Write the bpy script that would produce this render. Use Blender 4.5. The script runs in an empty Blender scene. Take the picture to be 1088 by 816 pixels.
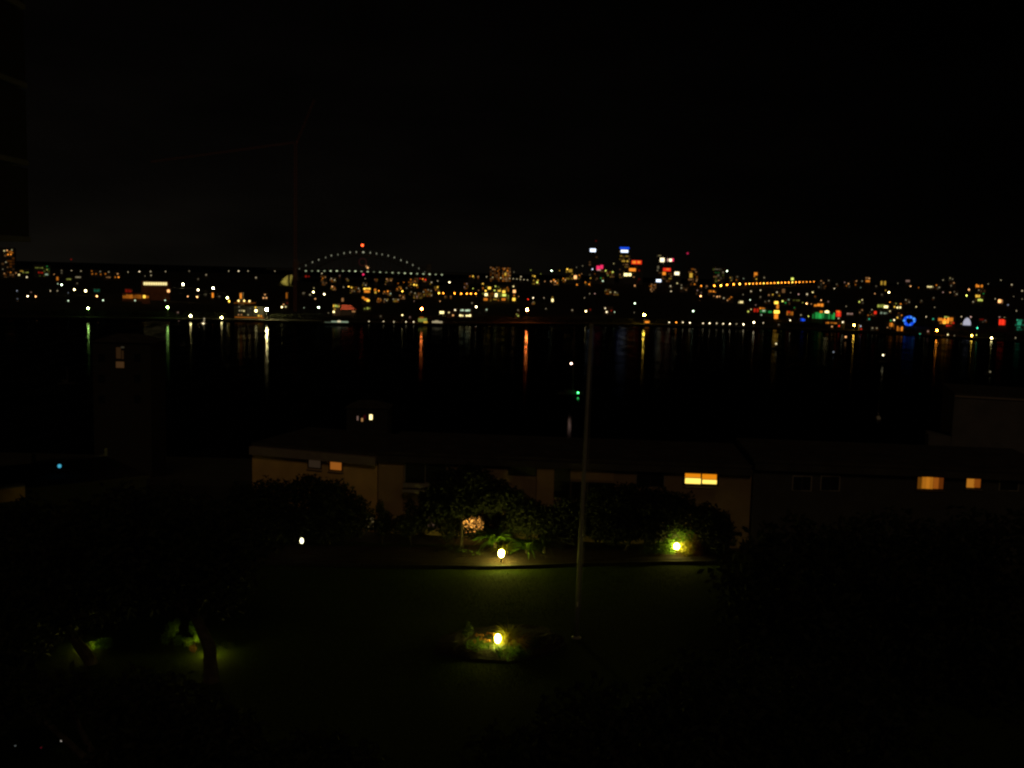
import bpy, math, random
from mathutils import Vector, Matrix
random.seed(7)
C = bpy.context.scene.collection
SC = bpy.context.scene

# ------------------------------------------------------------------ camera
F = 1091.0                      # focal length in pixels of the 1088 x 816 photograph
H = 60.0                        # eye height above the water
PITCH, ROLL = math.radians(6.17), math.radians(1.5)
cam = bpy.data.cameras.new('camera')
camo = bpy.data.objects.new('camera', cam); C.objects.link(camo)
cam.sensor_width = 36.0; cam.lens = 36.0 * F / 1088.0
cam.clip_start = 0.5; cam.clip_end = 60000
MC = Matrix.Rotation(math.pi / 2 - PITCH, 3, 'X') @ Matrix.Rotation(ROLL, 3, 'Z')
camo.matrix_world = Matrix.Translation((0, 0, H)) @ MC.to_4x4()
SC.camera = camo

# ------------------------------------------------------------------ world, moon-grey city light, exposure
W = bpy.data.worlds.new('World'); SC.world = W; W.use_nodes = True; W.cycles.sampling_method = 'NONE'
nt = W.node_tree; nt.nodes.clear()
wo = nt.nodes.new('ShaderNodeOutputWorld'); bg = nt.nodes.new('ShaderNodeBackground')
tc = nt.nodes.new('ShaderNodeTexCoord'); sep = nt.nodes.new('ShaderNodeSeparateXYZ')
rmp = nt.nodes.new('ShaderNodeValToRGB')
nt.links.new(tc.outputs['Generated'], sep.inputs[0])
nt.links.new(sep.outputs['Z'], rmp.inputs[0])
e = rmp.color_ramp.elements
e[0].position = 0.0; e[0].color = (0.0034, 0.0029, 0.0021, 1)
e[1].position = 0.32; e[1].color = (0.00022, 0.00017, 0.00018, 1)
m_ = rmp.color_ramp.elements.new(0.07); m_.color = (0.0017, 0.0014, 0.0011, 1)
# town glow: stronger towards the left of the view, in slow uneven drifts
az = nt.nodes.new('ShaderNodeMath'); az.operation = 'MULTIPLY_ADD'; az.inputs[1].default_value = -1.15; az.inputs[2].default_value = .62; az.use_clamp = False
nt.links.new(sep.outputs['X'], az.inputs[0])
cl = nt.nodes.new('ShaderNodeClamp'); cl.inputs[1].default_value = .16; cl.inputs[2].default_value = 1.3; nt.links.new(az.outputs[0], cl.inputs[0])
cn_ = nt.nodes.new('ShaderNodeTexNoise'); cn_.inputs['Scale'].default_value = 5; cn_.inputs['Detail'].default_value = 4
cm_ = nt.nodes.new('ShaderNodeMapping'); cm_.inputs['Scale'].default_value = (1, 1, 3.5); nt.links.new(tc.outputs['Generated'], cm_.inputs[0]); nt.links.new(cm_.outputs[0], cn_.inputs['Vector'])
mu_ = nt.nodes.new('ShaderNodeMath'); mu_.operation = 'MULTIPLY'; nt.links.new(cl.outputs[0], mu_.inputs[0])
mr_ = nt.nodes.new('ShaderNodeMapRange'); mr_.inputs[1].default_value = .25; mr_.inputs[2].default_value = .75; mr_.inputs[3].default_value = .55; mr_.inputs[4].default_value = 1.45
nt.links.new(cn_.outputs['Fac'], mr_.inputs[0]); nt.links.new(mr_.outputs[0], mu_.inputs[1])
nt.links.new(rmp.outputs[0], bg.inputs[0]); nt.links.new(mu_.outputs[0], bg.inputs[1])
nt.links.new(bg.outputs[0], wo.inputs[0])
sl = bpy.data.lights.new('sun', 'SUN'); sl.energy = 0.10; sl.angle = math.radians(14); sl.color = (1.0, 0.66, 0.34)
so = bpy.data.objects.new('sun', sl); C.objects.link(so)
so.rotation_euler = (math.radians(54), 0, math.radians(12))
SC.view_settings.view_transform = 'Standard'; SC.view_settings.look = 'None'
SC.view_settings.exposure = 0; SC.view_settings.gamma = 1
cy = SC.cycles
cy.use_denoising = True; cy.use_adaptive_sampling = False
cy.filter_width = 2.4
cy.max_bounces = 4; cy.diffuse_bounces = 2; cy.glossy_bounces = 3; cy.transparent_max_bounces = 4
cy.sample_clamp_indirect = 3.0

# ------------------------------------------------------------------ pixel <-> place
def ray(px, py):
    d = MC @ Vector(((px - 544) / F, (408 - py) / F, -1.0))
    return d / d.y
def atY(px, py, Y):
    d = ray(px, py); return Vector((d.x * Y, Y, H + d.z * Y))
def atz(px, py, z):
    d = ray(px, py); Y = (z - H) / d.z; return Vector((d.x * Y, Y, z))
def pix(p):
    v = MC.inverted() @ (Vector(p) - Vector((0, 0, H)))
    return (544 - F * v.x / v.z, 408 + F * v.y / v.z)

# ------------------------------------------------------------------ mesh helpers
class MB:
    def __init__(s): s.v, s.f = [], []
    def quad(s, *p):
        n = len(s.v); s.v += [tuple(q) for q in p]; s.f.append(tuple(range(n, n + len(p)))); return s
    def box(s, c, size, rz=0.0, rot=None):
        n = len(s.v); R = rot or Matrix.Rotation(rz, 3, 'Z'); c = Vector(c)
        for x in (-.5, .5):
            for y in (-.5, .5):
                for z in (-.5, .5):
                    s.v.append(tuple(c + R @ Vector((x * size[0], y * size[1], z * size[2]))))
        for q in ((0, 1, 3, 2), (4, 6, 7, 5), (0, 4, 5, 1), (2, 3, 7, 6), (0, 2, 6, 4), (1, 5, 7, 3)):
            s.f.append(tuple(n + k for k in q))
        return s
    def tube(s, pts, rad, n=8, cap=True):
        pts = [Vector(p) for p in pts]; b = len(s.v)
        if not isinstance(rad, (list, tuple)): rad = [rad] * len(pts)
        for i, p in enumerate(pts):
            t = (pts[min(i + 1, len(pts) - 1)] - pts[max(i - 1, 0)]).normalized()
            u = t.cross(Vector((0, 0, 1)))
            if u.length < 1e-3: u = t.cross(Vector((1, 0, 0)))
            u.normalize(); w = t.cross(u)
            for k in range(n):
                a = 2 * math.pi * k / n
                s.v.append(tuple(p + rad[i] * (math.cos(a) * u + math.sin(a) * w)))
        for i in range(len(pts) - 1):
            for k in range(n):
                s.f.append((b + i * n + k, b + i * n + (k + 1) % n, b + (i + 1) * n + (k + 1) % n, b + (i + 1) * n + k))
        if cap:
            s.f.append(tuple(b + k for k in range(n))[::-1]); s.f.append(tuple(b + (len(pts) - 1) * n + k for k in range(n)))
        return s
    def ball(s, c, r, n=8, m=5):
        c = Vector(c); b = len(s.v)
        r = Vector(r) if isinstance(r, (tuple, list, Vector)) else Vector((r, r, r))
        s.v.append((c.x, c.y, c.z - r.z))
        for i in range(1, m):
            t = math.pi * i / m - math.pi / 2
            for k in range(n):
                a = 2 * math.pi * k / n
                s.v.append((c.x + r.x * math.cos(t) * math.cos(a), c.y + r.y * math.cos(t) * math.sin(a), c.z + r.z * math.sin(t)))
        s.v.append((c.x, c.y, c.z + r.z)); top = len(s.v) - 1
        for k in range(n):
            s.f.append((b, b + 1 + (k + 1) % n, b + 1 + k))
            s.f.append((top, top - n + k, top - n + (k + 1) % n))
        for i in range(m - 2):
            for k in range(n):
                a0 = b + 1 + i * n
                s.f.append((a0 + k, a0 + (k + 1) % n, a0 + n + (k + 1) % n, a0 + n + k))
        return s
    def lathe(s, c, prof, n=14):
        c = Vector(c); b = len(s.v)
        for r, z in prof:
            for k in range(n):
                a = 2 * math.pi * k / n
                s.v.append((c.x + r * math.cos(a), c.y + r * math.sin(a), c.z + z))
        for i in range(len(prof) - 1):
            for k in range(n):
                s.f.append((b + i * n + k, b + i * n + (k + 1) % n, b + (i + 1) * n + (k + 1) % n, b + (i + 1) * n + k))
        s.f.append(tuple(b + k for k in range(n))[::-1]); s.f.append(tuple(b + (len(prof) - 1) * n + k for k in range(n)))
        return s

def wloc(o):
    v = Vector(o.location)
    while o.parent: o = o.parent; v += Vector(o.location)
    return v
def obj(name, mb, mat, parent=None, smooth=False):
    """one mesh object; builder coordinates are world coordinates"""
    me = bpy.data.meshes.new(name)
    off = wloc(parent) if parent else Vector((0, 0, 0))
    me.from_pydata([tuple(Vector(v) - off) for v in mb.v], [], mb.f); me.update()
    me.materials.append(mat)
    if smooth:
        for p in me.polygons: p.use_smooth = True
    o = bpy.data.objects.new(name, me); C.objects.link(o)
    if parent: o.parent = parent
    return o
def tag(o, label=None, cat=None, group=None, kind=None):
    if label: o['label'] = label
    if cat: o['category'] = cat
    if group: o['group'] = group
    if kind: o['kind'] = kind
    return o
def thing(name, loc, label, cat, group=None):
    o = bpy.data.objects.new(name, None); C.objects.link(o); o.location = Vector(loc)
    o.empty_display_size = 0.5
    return tag(o, label, cat, group)

# ------------------------------------------------------------------ materials
def pmat(name, col, rough=0.8, noise=0.0, scale=1.0, bump=0.0, metal=0.0, spec=0.3):
    m = bpy.data.materials.new(name); m.use_nodes = True
    n = m.node_tree.nodes; b = n['Principled BSDF']
    b.inputs['Base Color'].default_value = (*col, 1); b.inputs['Roughness'].default_value = rough
    b.inputs['Metallic'].default_value = metal; b.inputs['Specular IOR Level'].default_value = spec
    if noise or bump:
        t = n.new('ShaderNodeTexCoord'); x = n.new('ShaderNodeTexNoise'); x.inputs['Scale'].default_value = scale
        x.inputs['Detail'].default_value = 5
        m.node_tree.links.new(t.outputs['Object'], x.inputs['Vector'])
        if noise:
            r = n.new('ShaderNodeValToRGB')
            r.color_ramp.elements[0].position = 0.3; r.color_ramp.elements[1].position = 0.7
            r.color_ramp.elements[0].color = (*[c * (1 - noise) for c in col], 1)
            r.color_ramp.elements[1].color = (*[min(1, c * (1 + noise)) for c in col], 1)
            m.node_tree.links.new(x.outputs['Fac'], r.inputs[0]); m.node_tree.links.new(r.outputs[0], b.inputs['Base Color'])
        if bump:
            bp = n.new('ShaderNodeBump'); bp.inputs['Strength'].default_value = bump; bp.inputs['Distance'].default_value = 0.1
            m.node_tree.links.new(x.outputs['Fac'], bp.inputs['Height']); m.node_tree.links.new(bp.outputs[0], b.inputs['Normal'])
    return m
_em = {}
def em(col, L, sample=False):
    k = (tuple(round(c, 3) for c in col), round(L, 3), sample)
    if k in _em: return _em[k]
    m = bpy.data.materials.new('light'); m.use_nodes = True
    n = m.node_tree.nodes; n.clear()
    o = n.new('ShaderNodeOutputMaterial'); x = n.new('ShaderNodeEmission')
    x.inputs[0].default_value = (*col, 1); x.inputs[1].default_value = L
    m.node_tree.links.new(x.outputs[0], o.inputs[0])
    m.cycles.emission_sampling = 'FRONT' if sample else 'NONE'
    _em[k] = m; return m

M = dict(
    farwall=pmat('far_render', (.10, .09, .085), .9, .25, .05), fartower=pmat('far_concrete', (.07, .07, .075), .8, .2, .03),
    farroof=pmat('far_roof', (.05, .035, .03), .9), farland=pmat('far_land', (.014, .015, .010), 1, .4, .01),
    pole=pmat('lamp_steel', (.12, .12, .12), .6), steel=pmat('bridge_steel', (.08, .085, .09), .7),
    granite=pmat('granite', (.16, .15, .14), .9, .2, .2), white=pmat('boat_white', (.7, .7, .68), .4),
    dark=pmat('dark_trim', (.03, .028, .026), .7), cream=pmat('cream_render', (.72, .47, .17), .9, .10, .8, .1),
    grey=pmat('brown_render', (.25, .175, .105), .9, .12, .8, .1), grey2=pmat('grey_concrete', (.24, .22, .20), .9, .12, .5, .1),
    fascia=pmat('painted_fascia', (.25, .21, .175), .7, .08, 2), roof=pmat('dark_roof', (.045, .04, .038), .9, .3, .6, .1),
    bay=pmat('tan_render', (.34, .23, .12), .9, .10, .8, .1), house=pmat('dark_render', (.052, .049, .047), .9, .15, .8, .1), block=pmat('block_render', (.12, .115, .12), .9, .15, .5), tower=pmat('neighbour_concrete', (.20, .20, .19), .9, .15, .5), glass=pmat('dark_glass', (.01, .011, .012), .35, spec=.3),
    mulch=pmat('mulch', (.020, .015, .009), 1, .5, 6, .8), soil=pmat('soil', (.016, .007, .0045), 1, .45, 6, .8), stone=pmat('retaining_stone', (.018, .016, .013), .95, .3, 3, .5),
    lawn=pmat('lawn_turf', (.036, .054, .004), 1, .5, 9, 1.0, spec=.05), ground=pmat('ground_earth', (.035, .034, .024), 1, .4, .4),
    leaf=pmat('leaf', (.035, .055, .018), .7, .4, 1.2), leaf2=pmat('leaf_pale', (.10, .19, .022), .6, .35, 3),
    leafy=pmat('leaf_yellow', (.26, .24, .018), .6, .4, 3), leafd=pmat('leaf_dark', (.011, .015, .006), .8, .4, 1),
    dry=pmat('leaf_dry', (.22, .11, .03), .8, .4, 4), flower=pmat('flower', (.5, .20, .05), .7, .3, 5),
    darkstone=pmat('very_dark_stone', (.009, .009, .008), .9, .3, .3), leafb=pmat('leaf_bright', (.26, .44, .05), .6, .3, 3), bark=pmat('bark', (.055, .045, .035), 1, .4, 3, .6), polegrey=pmat('mast_grey', (.20, .20, .19), .5, .1, 2),  # fort wall stone is one even, very dark tone
    shell=pmat('shell_tiles', (.75, .70, .52), .45, .08, .3), brick=pmat('far_brick', (.40, .16, .08), .9, .25, .15),
    salmon=pmat('terracotta_roof', (.45, .14, .08), .9, .2, .2), rail=pmat('rail_metal', (.25, .25, .25), .5),
    crane=pmat('crane_red', (.20, .075, .06), .7), asphalt=pmat('asphalt', (.05, .05, .05), .95, .2, .3),
)
for k_ in ('leaf', 'leaf2', 'leafy', 'leafb', 'dry', 'flower', 'lawn'):      # light also passes through leaves and blades
    nt_ = M[k_].node_tree; p_ = nt_.nodes['Principled BSDF']; o_ = nt_.nodes['Material Output']
    tr_ = nt_.nodes.new('ShaderNodeBsdfTranslucent'); mx_ = nt_.nodes.new('ShaderNodeMixShader'); mx_.inputs[0].default_value = .2 if k_ == 'lawn' else .5
    src = p_.inputs['Base Color'].links[0].from_socket
    nt_.links.new(src, tr_.inputs[0]); nt_.links.new(p_.outputs[0], mx_.inputs[1]); nt_.links.new(tr_.outputs[0], mx_.inputs[2]); nt_.links.new(mx_.outputs[0], o_.inputs[0])
# water: small waves, rough enough at this distance to draw the lights out into columns
wm = bpy.data.materials.new('harbour_water'); wm.use_nodes = True
n = wm.node_tree.nodes; n.remove(n['Principled BSDF'])
b = n.new('ShaderNodeBsdfGlossy'); b.distribution = 'BECKMANN'; b.inputs['Roughness'].default_value = .135; b.inputs['Color'].default_value = (.095, .10, .10, 1)
wm.node_tree.links.new(b.outputs[0], n['Material Output'].inputs[0])
t = n.new('ShaderNodeTexCoord'); mp = n.new('ShaderNodeMapping'); mp.inputs['Scale'].default_value = (.10, .035, .1)
x = n.new('ShaderNodeTexNoise'); x.inputs['Scale'].default_value = 1.0; x.inputs['Detail'].default_value = 3
bp = n.new('ShaderNodeBump'); bp.inputs['Strength'].default_value = .25; bp.inputs['Distance'].default_value = .22
mp2 = n.new('ShaderNodeMapping'); mp2.inputs['Scale'].default_value = (.09, .020, .05)
x2 = n.new('ShaderNodeTexNoise'); x2.inputs['Scale'].default_value = 1.0; x2.inputs['Detail'].default_value = 4
cr = n.new('ShaderNodeValToRGB'); cr.color_ramp.elements[0].position = .38; cr.color_ramp.elements[1].position = .62
cr.color_ramp.elements[0].color = (.014, .015, .015, 1); cr.color_ramp.elements[1].color = (.115, .12, .12, 1)
for a, c in ((t.outputs['Object'], mp2.inputs[0]), (mp2.outputs[0], x2.inputs['Vector']), (x2.outputs['Fac'], cr.inputs[0]), (cr.outputs[0], b.inputs['Color'])):
    wm.node_tree.links.new(a, c)
for a, c in ((t.outputs['Object'], mp.inputs[0]), (mp.outputs[0], x.inputs['Vector']), (x.outputs['Fac'], bp.inputs['Height']), (bp.outputs[0], b.inputs['Normal'])):
    wm.node_tree.links.new(a, c)

CAP = dict(w=2.2, B=2.0, c=2.4, g=2.2, p=2, y=1.7, o=1.0, a=1.8, r=.85, G=.32, b=.8, m=1.0, t=.45, e=1.4)
COL = dict(w=(1, .83, .48), c=(1, .82, .34), y=(1, .58, .06), o=(1, .29, .022), a=(1, .47, .16), r=(1, .035, .012), g=(.75, 1, .66),
           G=(.05, .85, .15), t=(.06, .8, .42), b=(.01, .09, 1), B=(.72, .82, 1), m=(1, .03, .14), p=(1, .58, .46), e=(.72, .80, .13), E=(.50, 1, .20), R=(1, .20, .035))
COLNAME = dict(w='white', c='cream', y='yellow', o='orange', a='amber', r='red', g='greenish white', G='green', t='teal', b='blue',
               B='bluish white', m='magenta', p='pinkish', e='yellow green', E='green tinged white', R='orange')

# ------------------------------------------------------------------ terrain across the water
def lerp(tab, q):
    if q <= tab[0][0]: return tab[0][1]
    for (a, va), (b_, vb) in zip(tab, tab[1:]):
        if q <= b_: return va + (vb - va) * (q - a) / (b_ - a)
    return tab[-1][1]
SHORE = [(-150, 1060), (0, 1073), (93, 1088), (280, 1128), (450, 1148), (560, 1215), (684, 1262), (790, 1268), (900, 1250), (1000, 1169), (1088, 1115), (1250, 1080)]
RIDGE = [(-150, 12), (0, 12), (150, 20), (250, 22), (300, 20), (330, 13), (470, 14), (510, 30), (560, 34), (640, 35), (750, 35), (864, 50), (1000, 55), (1088, 57), (1250, 57)]
YR = 3000.0
def shore(q): return lerp(SHORE, q)
def ter(x, Y):
    q = 544 + F * x / Y; s = shore(q); zr = lerp(RIDGE, q)
    if Y < s: return -3.0
    if Y <= YR:
        u = (Y - s) / (YR - s); z = 1.6 + (zr - 1.6) * u
        return z + .8 * u * math.sin(x * .021 + Y * .013) * math.sin(Y * .017)
    z = zr * (1 - .35 * min(1, (Y - YR) / 3000))
    if 296 < q < 476 and 3500 < Y < 5400: return -3.0
    return z
def hit(px, py, h):
    """where the sight line through a point of the hillside passes h metres above the land"""
    d = ray(px, py); Y = shore(px) + 4
    while Y < YR:
        if H + d.z * Y <= ter(d.x * Y, Y) + h: return Vector((d.x * Y, Y, H + d.z * Y))
        Y += 4
    return Vector((d.x * YR, YR, H + d.z * YR))

def struct(name, mb, m): return tag(obj(name, mb, m), kind='structure')
mb = MB(); qs = [-260 + 12 * i for i in range(140)]
us = [0, 0.0001] + [i / 40 for i in range(1, 41)]
rows = []
for q in qs:
    s = shore(q); col = []
    Ys = [s - .5] + [s + .01 + (YR - s - .01) * i / 40 for i in range(41)] + [3300, 3499, 3501, 4000, 4800, 5399, 5401, 6500]
    for Y in Ys:
        xx = (q - 544) / F * Y; col.append((xx, Y, ter(xx, Y)))
    rows.append(col)
k = len(rows[0])
for r in rows: mb.v += r
for i in range(len(rows) - 1):
    for j in range(k - 1): mb.f.append((i * k + j, (i + 1) * k + j, (i + 1) * k + j + 1, i * k + j + 1))
struct('far_hills', mb, M['farland'])
S = 30000
struct('water', MB().quad((-S, 150, 0), (S, 150, 0), (S, 2 * S, 0), (-S, 2 * S, 0)), wm)
# near hillside, garden terrace
mb = MB(); prof = [(-40, 38), (101, 38), (118, 35), (180, 20), (260, 6), (300, 1.2), (320, -.2), (345, -3)]
for Y, z in prof: mb.v += [(-260, Y, z), (-100, Y, z), (-30, Y, z), (40, Y, z), (120, Y, z), (320, Y, z)]
for i in range(len(prof) - 1):
    for j in range(5): mb.f.append((i * 6 + j, i * 6 + j + 1, (i + 1) * 6 + j + 1, (i + 1) * 6 + j))
struct('ground', mb, M['ground'])

# ------------------------------------------------------------------ label helper: landmarks of the view
LAND = [(8, 278, 'the lone left tower'), (60, 292, 'the left ridge'), (165, 302, 'the long floodlit shed'), (143, 315, 'the orange brick wharf'),
        (225, 308, 'the white hillside lamps'), (265, 330, 'the waterfront fort'), (304, 299, 'the yellow shell roof'), (322, 300, 'the left bridge end'), (386, 290, 'the bridge middle'),
        (450, 293, 'the right bridge end'), (390, 308, 'the amber striped block'), (357, 328, 'the red roofed wharf'), (425, 308, 'the amber town under the bridge'),
        (490, 312, 'the orange quay lamps'), (527, 310, 'the yellow lit waterfront'), (494, 333, 'the two tier pavilion'), (531, 290, 'the twin amber blocks'),
        (569, 296, 'the yellow terrace'), (560, 329, 'the orange shore lamp'), (605, 297, 'the amber terraces'), (637, 285, 'the magenta sign'), (663, 267, 'the blue tower sign'),
        (672, 287, 'the orange tower signs'), (708, 287, 'the red tower sign'), (719, 300, 'the red sign foot'), (685, 337, 'the yellow lamp on the point'), (648, 330, 'the point lights'),
        (750, 343, 'the row of seawall lights'), (760, 312, 'the road lamps left end'), (805, 302, 'the road lamps middle'), (864, 300, 'the road lamps right end'),
        (825, 330, 'the yellow funfair tower'), (875, 335, 'the green lit hall'), (857, 318, 'the green hall terraces'), (938, 326, 'the cream terrace'), (966, 340, 'the blue ring'),
        (910, 300, 'the cream terrace ridge'), (907, 346, 'the lamp beyond green hall'), (1004, 340, 'the orange pavilion'), (1027, 341, 'the white dome'),
        (1040, 312, 'the yellow green roof lights'), (1065, 342, 'the red kiosk'), (1000, 302, 'the right hand ridge'), (1072, 312, 'the far right slope')]
def place(x, y):
    d, lx, ly, nm = min(((x - a) ** 2 + 2.2 * (y - b_) ** 2, a, b_, n_) for a, b_, n_ in LAND)
    dx, dy = x - lx, y - ly
    v = 'above' if dy < -3 else 'below' if dy > 3 else ''
    h_ = 'left of' if dx < -3 else 'right of' if dx > 3 else ''
    if v and h_ and abs(dx) > 2.5 * abs(dy): v = ''
    if v and h_ and abs(dy) > 2.5 * abs(dx): h_ = ''
    rel = (v + ' ' + h_) if v and h_ else (v or h_ or 'beside')
    return rel + ' ' + nm
LATE = []            # (object, label stem, x)
def bright(l): return 'dim' if l < 2 else 'faint' if l < 2.6 else 'clear' if l < 3.6 else 'bright' if l < 4.8 else 'dazzling'
ORD = ['', 'second', 'third', 'fourth', 'fifth', 'sixth', 'seventh', 'eighth', 'ninth', 'tenth', 'eleventh', 'twelfth', 'thirteenth', 'fourteenth', 'fifteenth', 'sixteenth', 'seventeenth', 'eighteenth', 'nineteenth', 'twentieth',
       'twenty-first', 'twenty-second', 'twenty-third', 'twenty-fourth', 'twenty-fifth', 'twenty-sixth', 'twenty-seventh', 'twenty-eighth', 'twenty-ninth', 'thirtieth']
def settle_labels():
    by = {}
    for o, s, x in LATE: by.setdefault(s, []).append((x, o))
    for s, l in by.items():
        l.sort(key=lambda p: p[0])
        for i, (x, o) in enumerate(l):
            if len(l) == 1: o['label'] = s
            elif len(l) == 2: o['label'] = ('left of two: ' if i == 0 else 'right of two: ') + s
            else: o['label'] = ('leftmost: ' if i == 0 else 'rightmost: ' if i == len(l) - 1 else ORD[i] + ' from left: ') + s

LEV = [(0, .03), (1, .06), (1.5, .105), (2, .18), (2.5, .33), (3, .66), (3.5, 1.3), (4, 2.6), (4.5, 5), (5, 10), (6, 30), (7, 90)]
RAD = [(0, .8), (2, .9), (3, 1.0), (4, 1.15), (5, 1.5), (6, 1.9), (7, 2.1)]
def lev(l): return lerp(LEV, l)

# ------------------------------------------------------------------ street lamps across the water
SF = {93: .7, 94: .7, 178: .8, 202: 1.3, 235: 1.1, 283: 1.2, 284: 1.2, 448: .9, 560: 1.2, 684: 2.2}
def lamp(px, py, col, l, mode='L', name='street_lamp', stem=None, group='street lamps across the water', Y=None):
    """mode L: on the hillside; S: on the sea wall, bright enough to show in the water"""
    if Y: p = atY(px, py, Y)
    elif mode == 'S':
        Y = shore(px) + 3; p = atY(px, py, Y)
        if p.z < 2.2: p.z = 2.2
    else: p = hit(px, py, 8)
    g = max(ter(p.x, p.y), 0)
    r = .58 * lerp(RAD, l) * p.y / F; L = lev(l) * 3.3
    if mode == 'S': L *= 3.6 * SF.get(round(px), .8) if name == 'street_lamp' else 1.3
    o = thing(name, (p.x, p.y, g), None, 'street lamp', group)
    hh = max(p.z - g, .5)
    pr = .09 if hh > 3 else .06
    obj('pole', MB().tube([(p.x, p.y + r * .9, g - .3), (p.x, p.y + r * .9, p.z + r * .4)], [pr * 1.6, pr], 6), M['pole'], o)
    obj('lamp_head', MB().ball(p, r, 8, 6), em(COL[col], L, mode == 'S'), o, True)
    LATE.append((o, stem or f'{bright(l)} {COLNAME[col]} street lamp {place(px, py)}', px))
    return o

# ------------------------------------------------------------------ buildings across the water
def face(Y, px):
    """a vertical front at depth Y facing the viewpoint"""
    d = ray(px, 290); return math.atan2(-d.x, 1) * .6
def building(x0, y0, x1, y1, dots, label=None, name='apartment_building', cat='building', Y=None, depth=None, mat=None, roof='flat', group=None, dim=None, stem=None, sample=False):
    xc = (x0 + x1) / 2
    if Y is None: Y = hit(xc, y1, 0).y
    rz = face(Y, xc)
    cb = atY(xc, y1, Y); g = ter(cb.x, Y)
    w = (x1 - x0) / F * Y; top = atY(xc, y0, Y).z; base = min(g, cb.z) - 1.0
    dep = depth or max(8, min(20, w * .8))
    R = Matrix.Rotation(rz, 3, 'Z'); ax = R @ Vector((1, 0, 0)); ay = R @ Vector((0, 1, 0))
    o = thing(name, (cb.x, Y, base), label, cat, group)
    ctr = Vector((cb.x, Y, 0)) + ay * dep / 2
    obj('wall', MB().box((ctr.x, ctr.y, (base + top) / 2), (w, dep, top - base), rz), M[mat or ('fartower' if top - base > 22 else 'farwall')], o)
    if roof == 'flat':
        obj('roof', MB().box((ctr.x, ctr.y, top + .3), (w + .5, dep + .5, .6), rz), M['farroof'], o)
    else:
        rm = MB(); c0 = Vector((ctr.x, ctr.y, top)); hw, hd, rh = w / 2 + .4, dep / 2 + .4, min(2.2, w * .2)
        P = [c0 - ax * hw - ay * hd, c0 + ax * hw - ay * hd, c0 + ax * hw + ay * hd, c0 - ax * hw + ay * hd, c0 - ax * hw * .55 + Vector((0, 0, rh)), c0 + ax * hw * .55 + Vector((0, 0, rh))]
        rm.v = [tuple(p + Vector((0, 0, .02))) for p in P]; rm.f = [(0, 1, 5, 4), (1, 2, 5), (2, 3, 4, 5), (3, 0, 4), (3, 2, 1, 0)]
        obj('roof', rm, M['farroof'], o)
    nrm = ay
    c0 = Vector((cb.x, Y, 0)) - ay * .14
    def onface(px, py):
        d = ray(px, py); o_ = Vector((0, 0, H)); t_ = (c0 - o_).dot(nrm) / d.dot(nrm); return o_ + d * t_
    done = []
    for d in dots:
        px, py, col, l = d[:4]
        ww, hh = (d[4], d[5]) if len(d) > 4 else (lerp(RAD, l) * 1.25, lerp(RAD, l) * 1.25)
        p = onface(px, py); L = min(lev(l) * (1.15 if len(d) > 4 else 2.2), CAP.get(col, 9) * (1 if len(d) > 4 else 1.6))
        s = (ww / F * Y, .12, hh / F * Y)
        nm = 'window' if (ww < 4 or hh > 1) and l < 5.5 else 'light_strip'
        if len(d) > 6: nm = d[6]
        nb = int(round(ww / 1.7)) if (ww > 4.4 and nm in ('brick_glow', 'green_wall_glow', 'lit_front', 'window_band', 'window', 'light_strip')) else 1
        if nb > 1:
            rv = random.Random(int(px * 17 + py)); bw = s[0] / nb
            for i_ in range(nb):
                q_ = p + ax * (bw * (i_ + .5) - s[0] / 2); hz = s[2] * rv.choice((1, .9, .72, 1))
                obj(nm, MB().box((q_.x, q_.y, q_.z - (s[2] - hz) / 2), (bw * rv.uniform(.7, .9), .12, hz), rz), em(COL[col], round(L * rv.choice((.25, .6, .9, 1.1, 1.6)), 3), sample), o)
        else: obj(nm, MB().box(p, s, rz), em(COL[col], L, sample), o)
        done.append((px, py, ww, hh))
    if dim:
        dc, nx, ny, amt, dl = dim
        rnd = random.Random(int(xc * 31 + y0))
        for i in range(nx):
            for j in range(ny):
                if rnd.random() > amt: continue
                px = x0 + (i + .5) * (x1 - x0) / nx; py = y0 + .8 + (j + .5) * (y1 - y0 - 1.5) / ny
                if any(abs(px - a) < (c_ + 1.3) / 2 and abs(py - b_) < (d_ + 1.3) / 2 for a, b_, c_, d_ in done): continue
                p = onface(px, py)
                obj('window', MB().box(p, (.8 * (x1 - x0) / nx / F * Y, .12, .62 * (y1 - y0) / ny / F * Y), rz), em(COL[dc[rnd.randrange(len(dc))]], round(dl * rnd.choice((.4, .7, 1.0, 1.6)), 3)), o)
    if stem: LATE.append((o, stem, xc))
    return o

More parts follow.
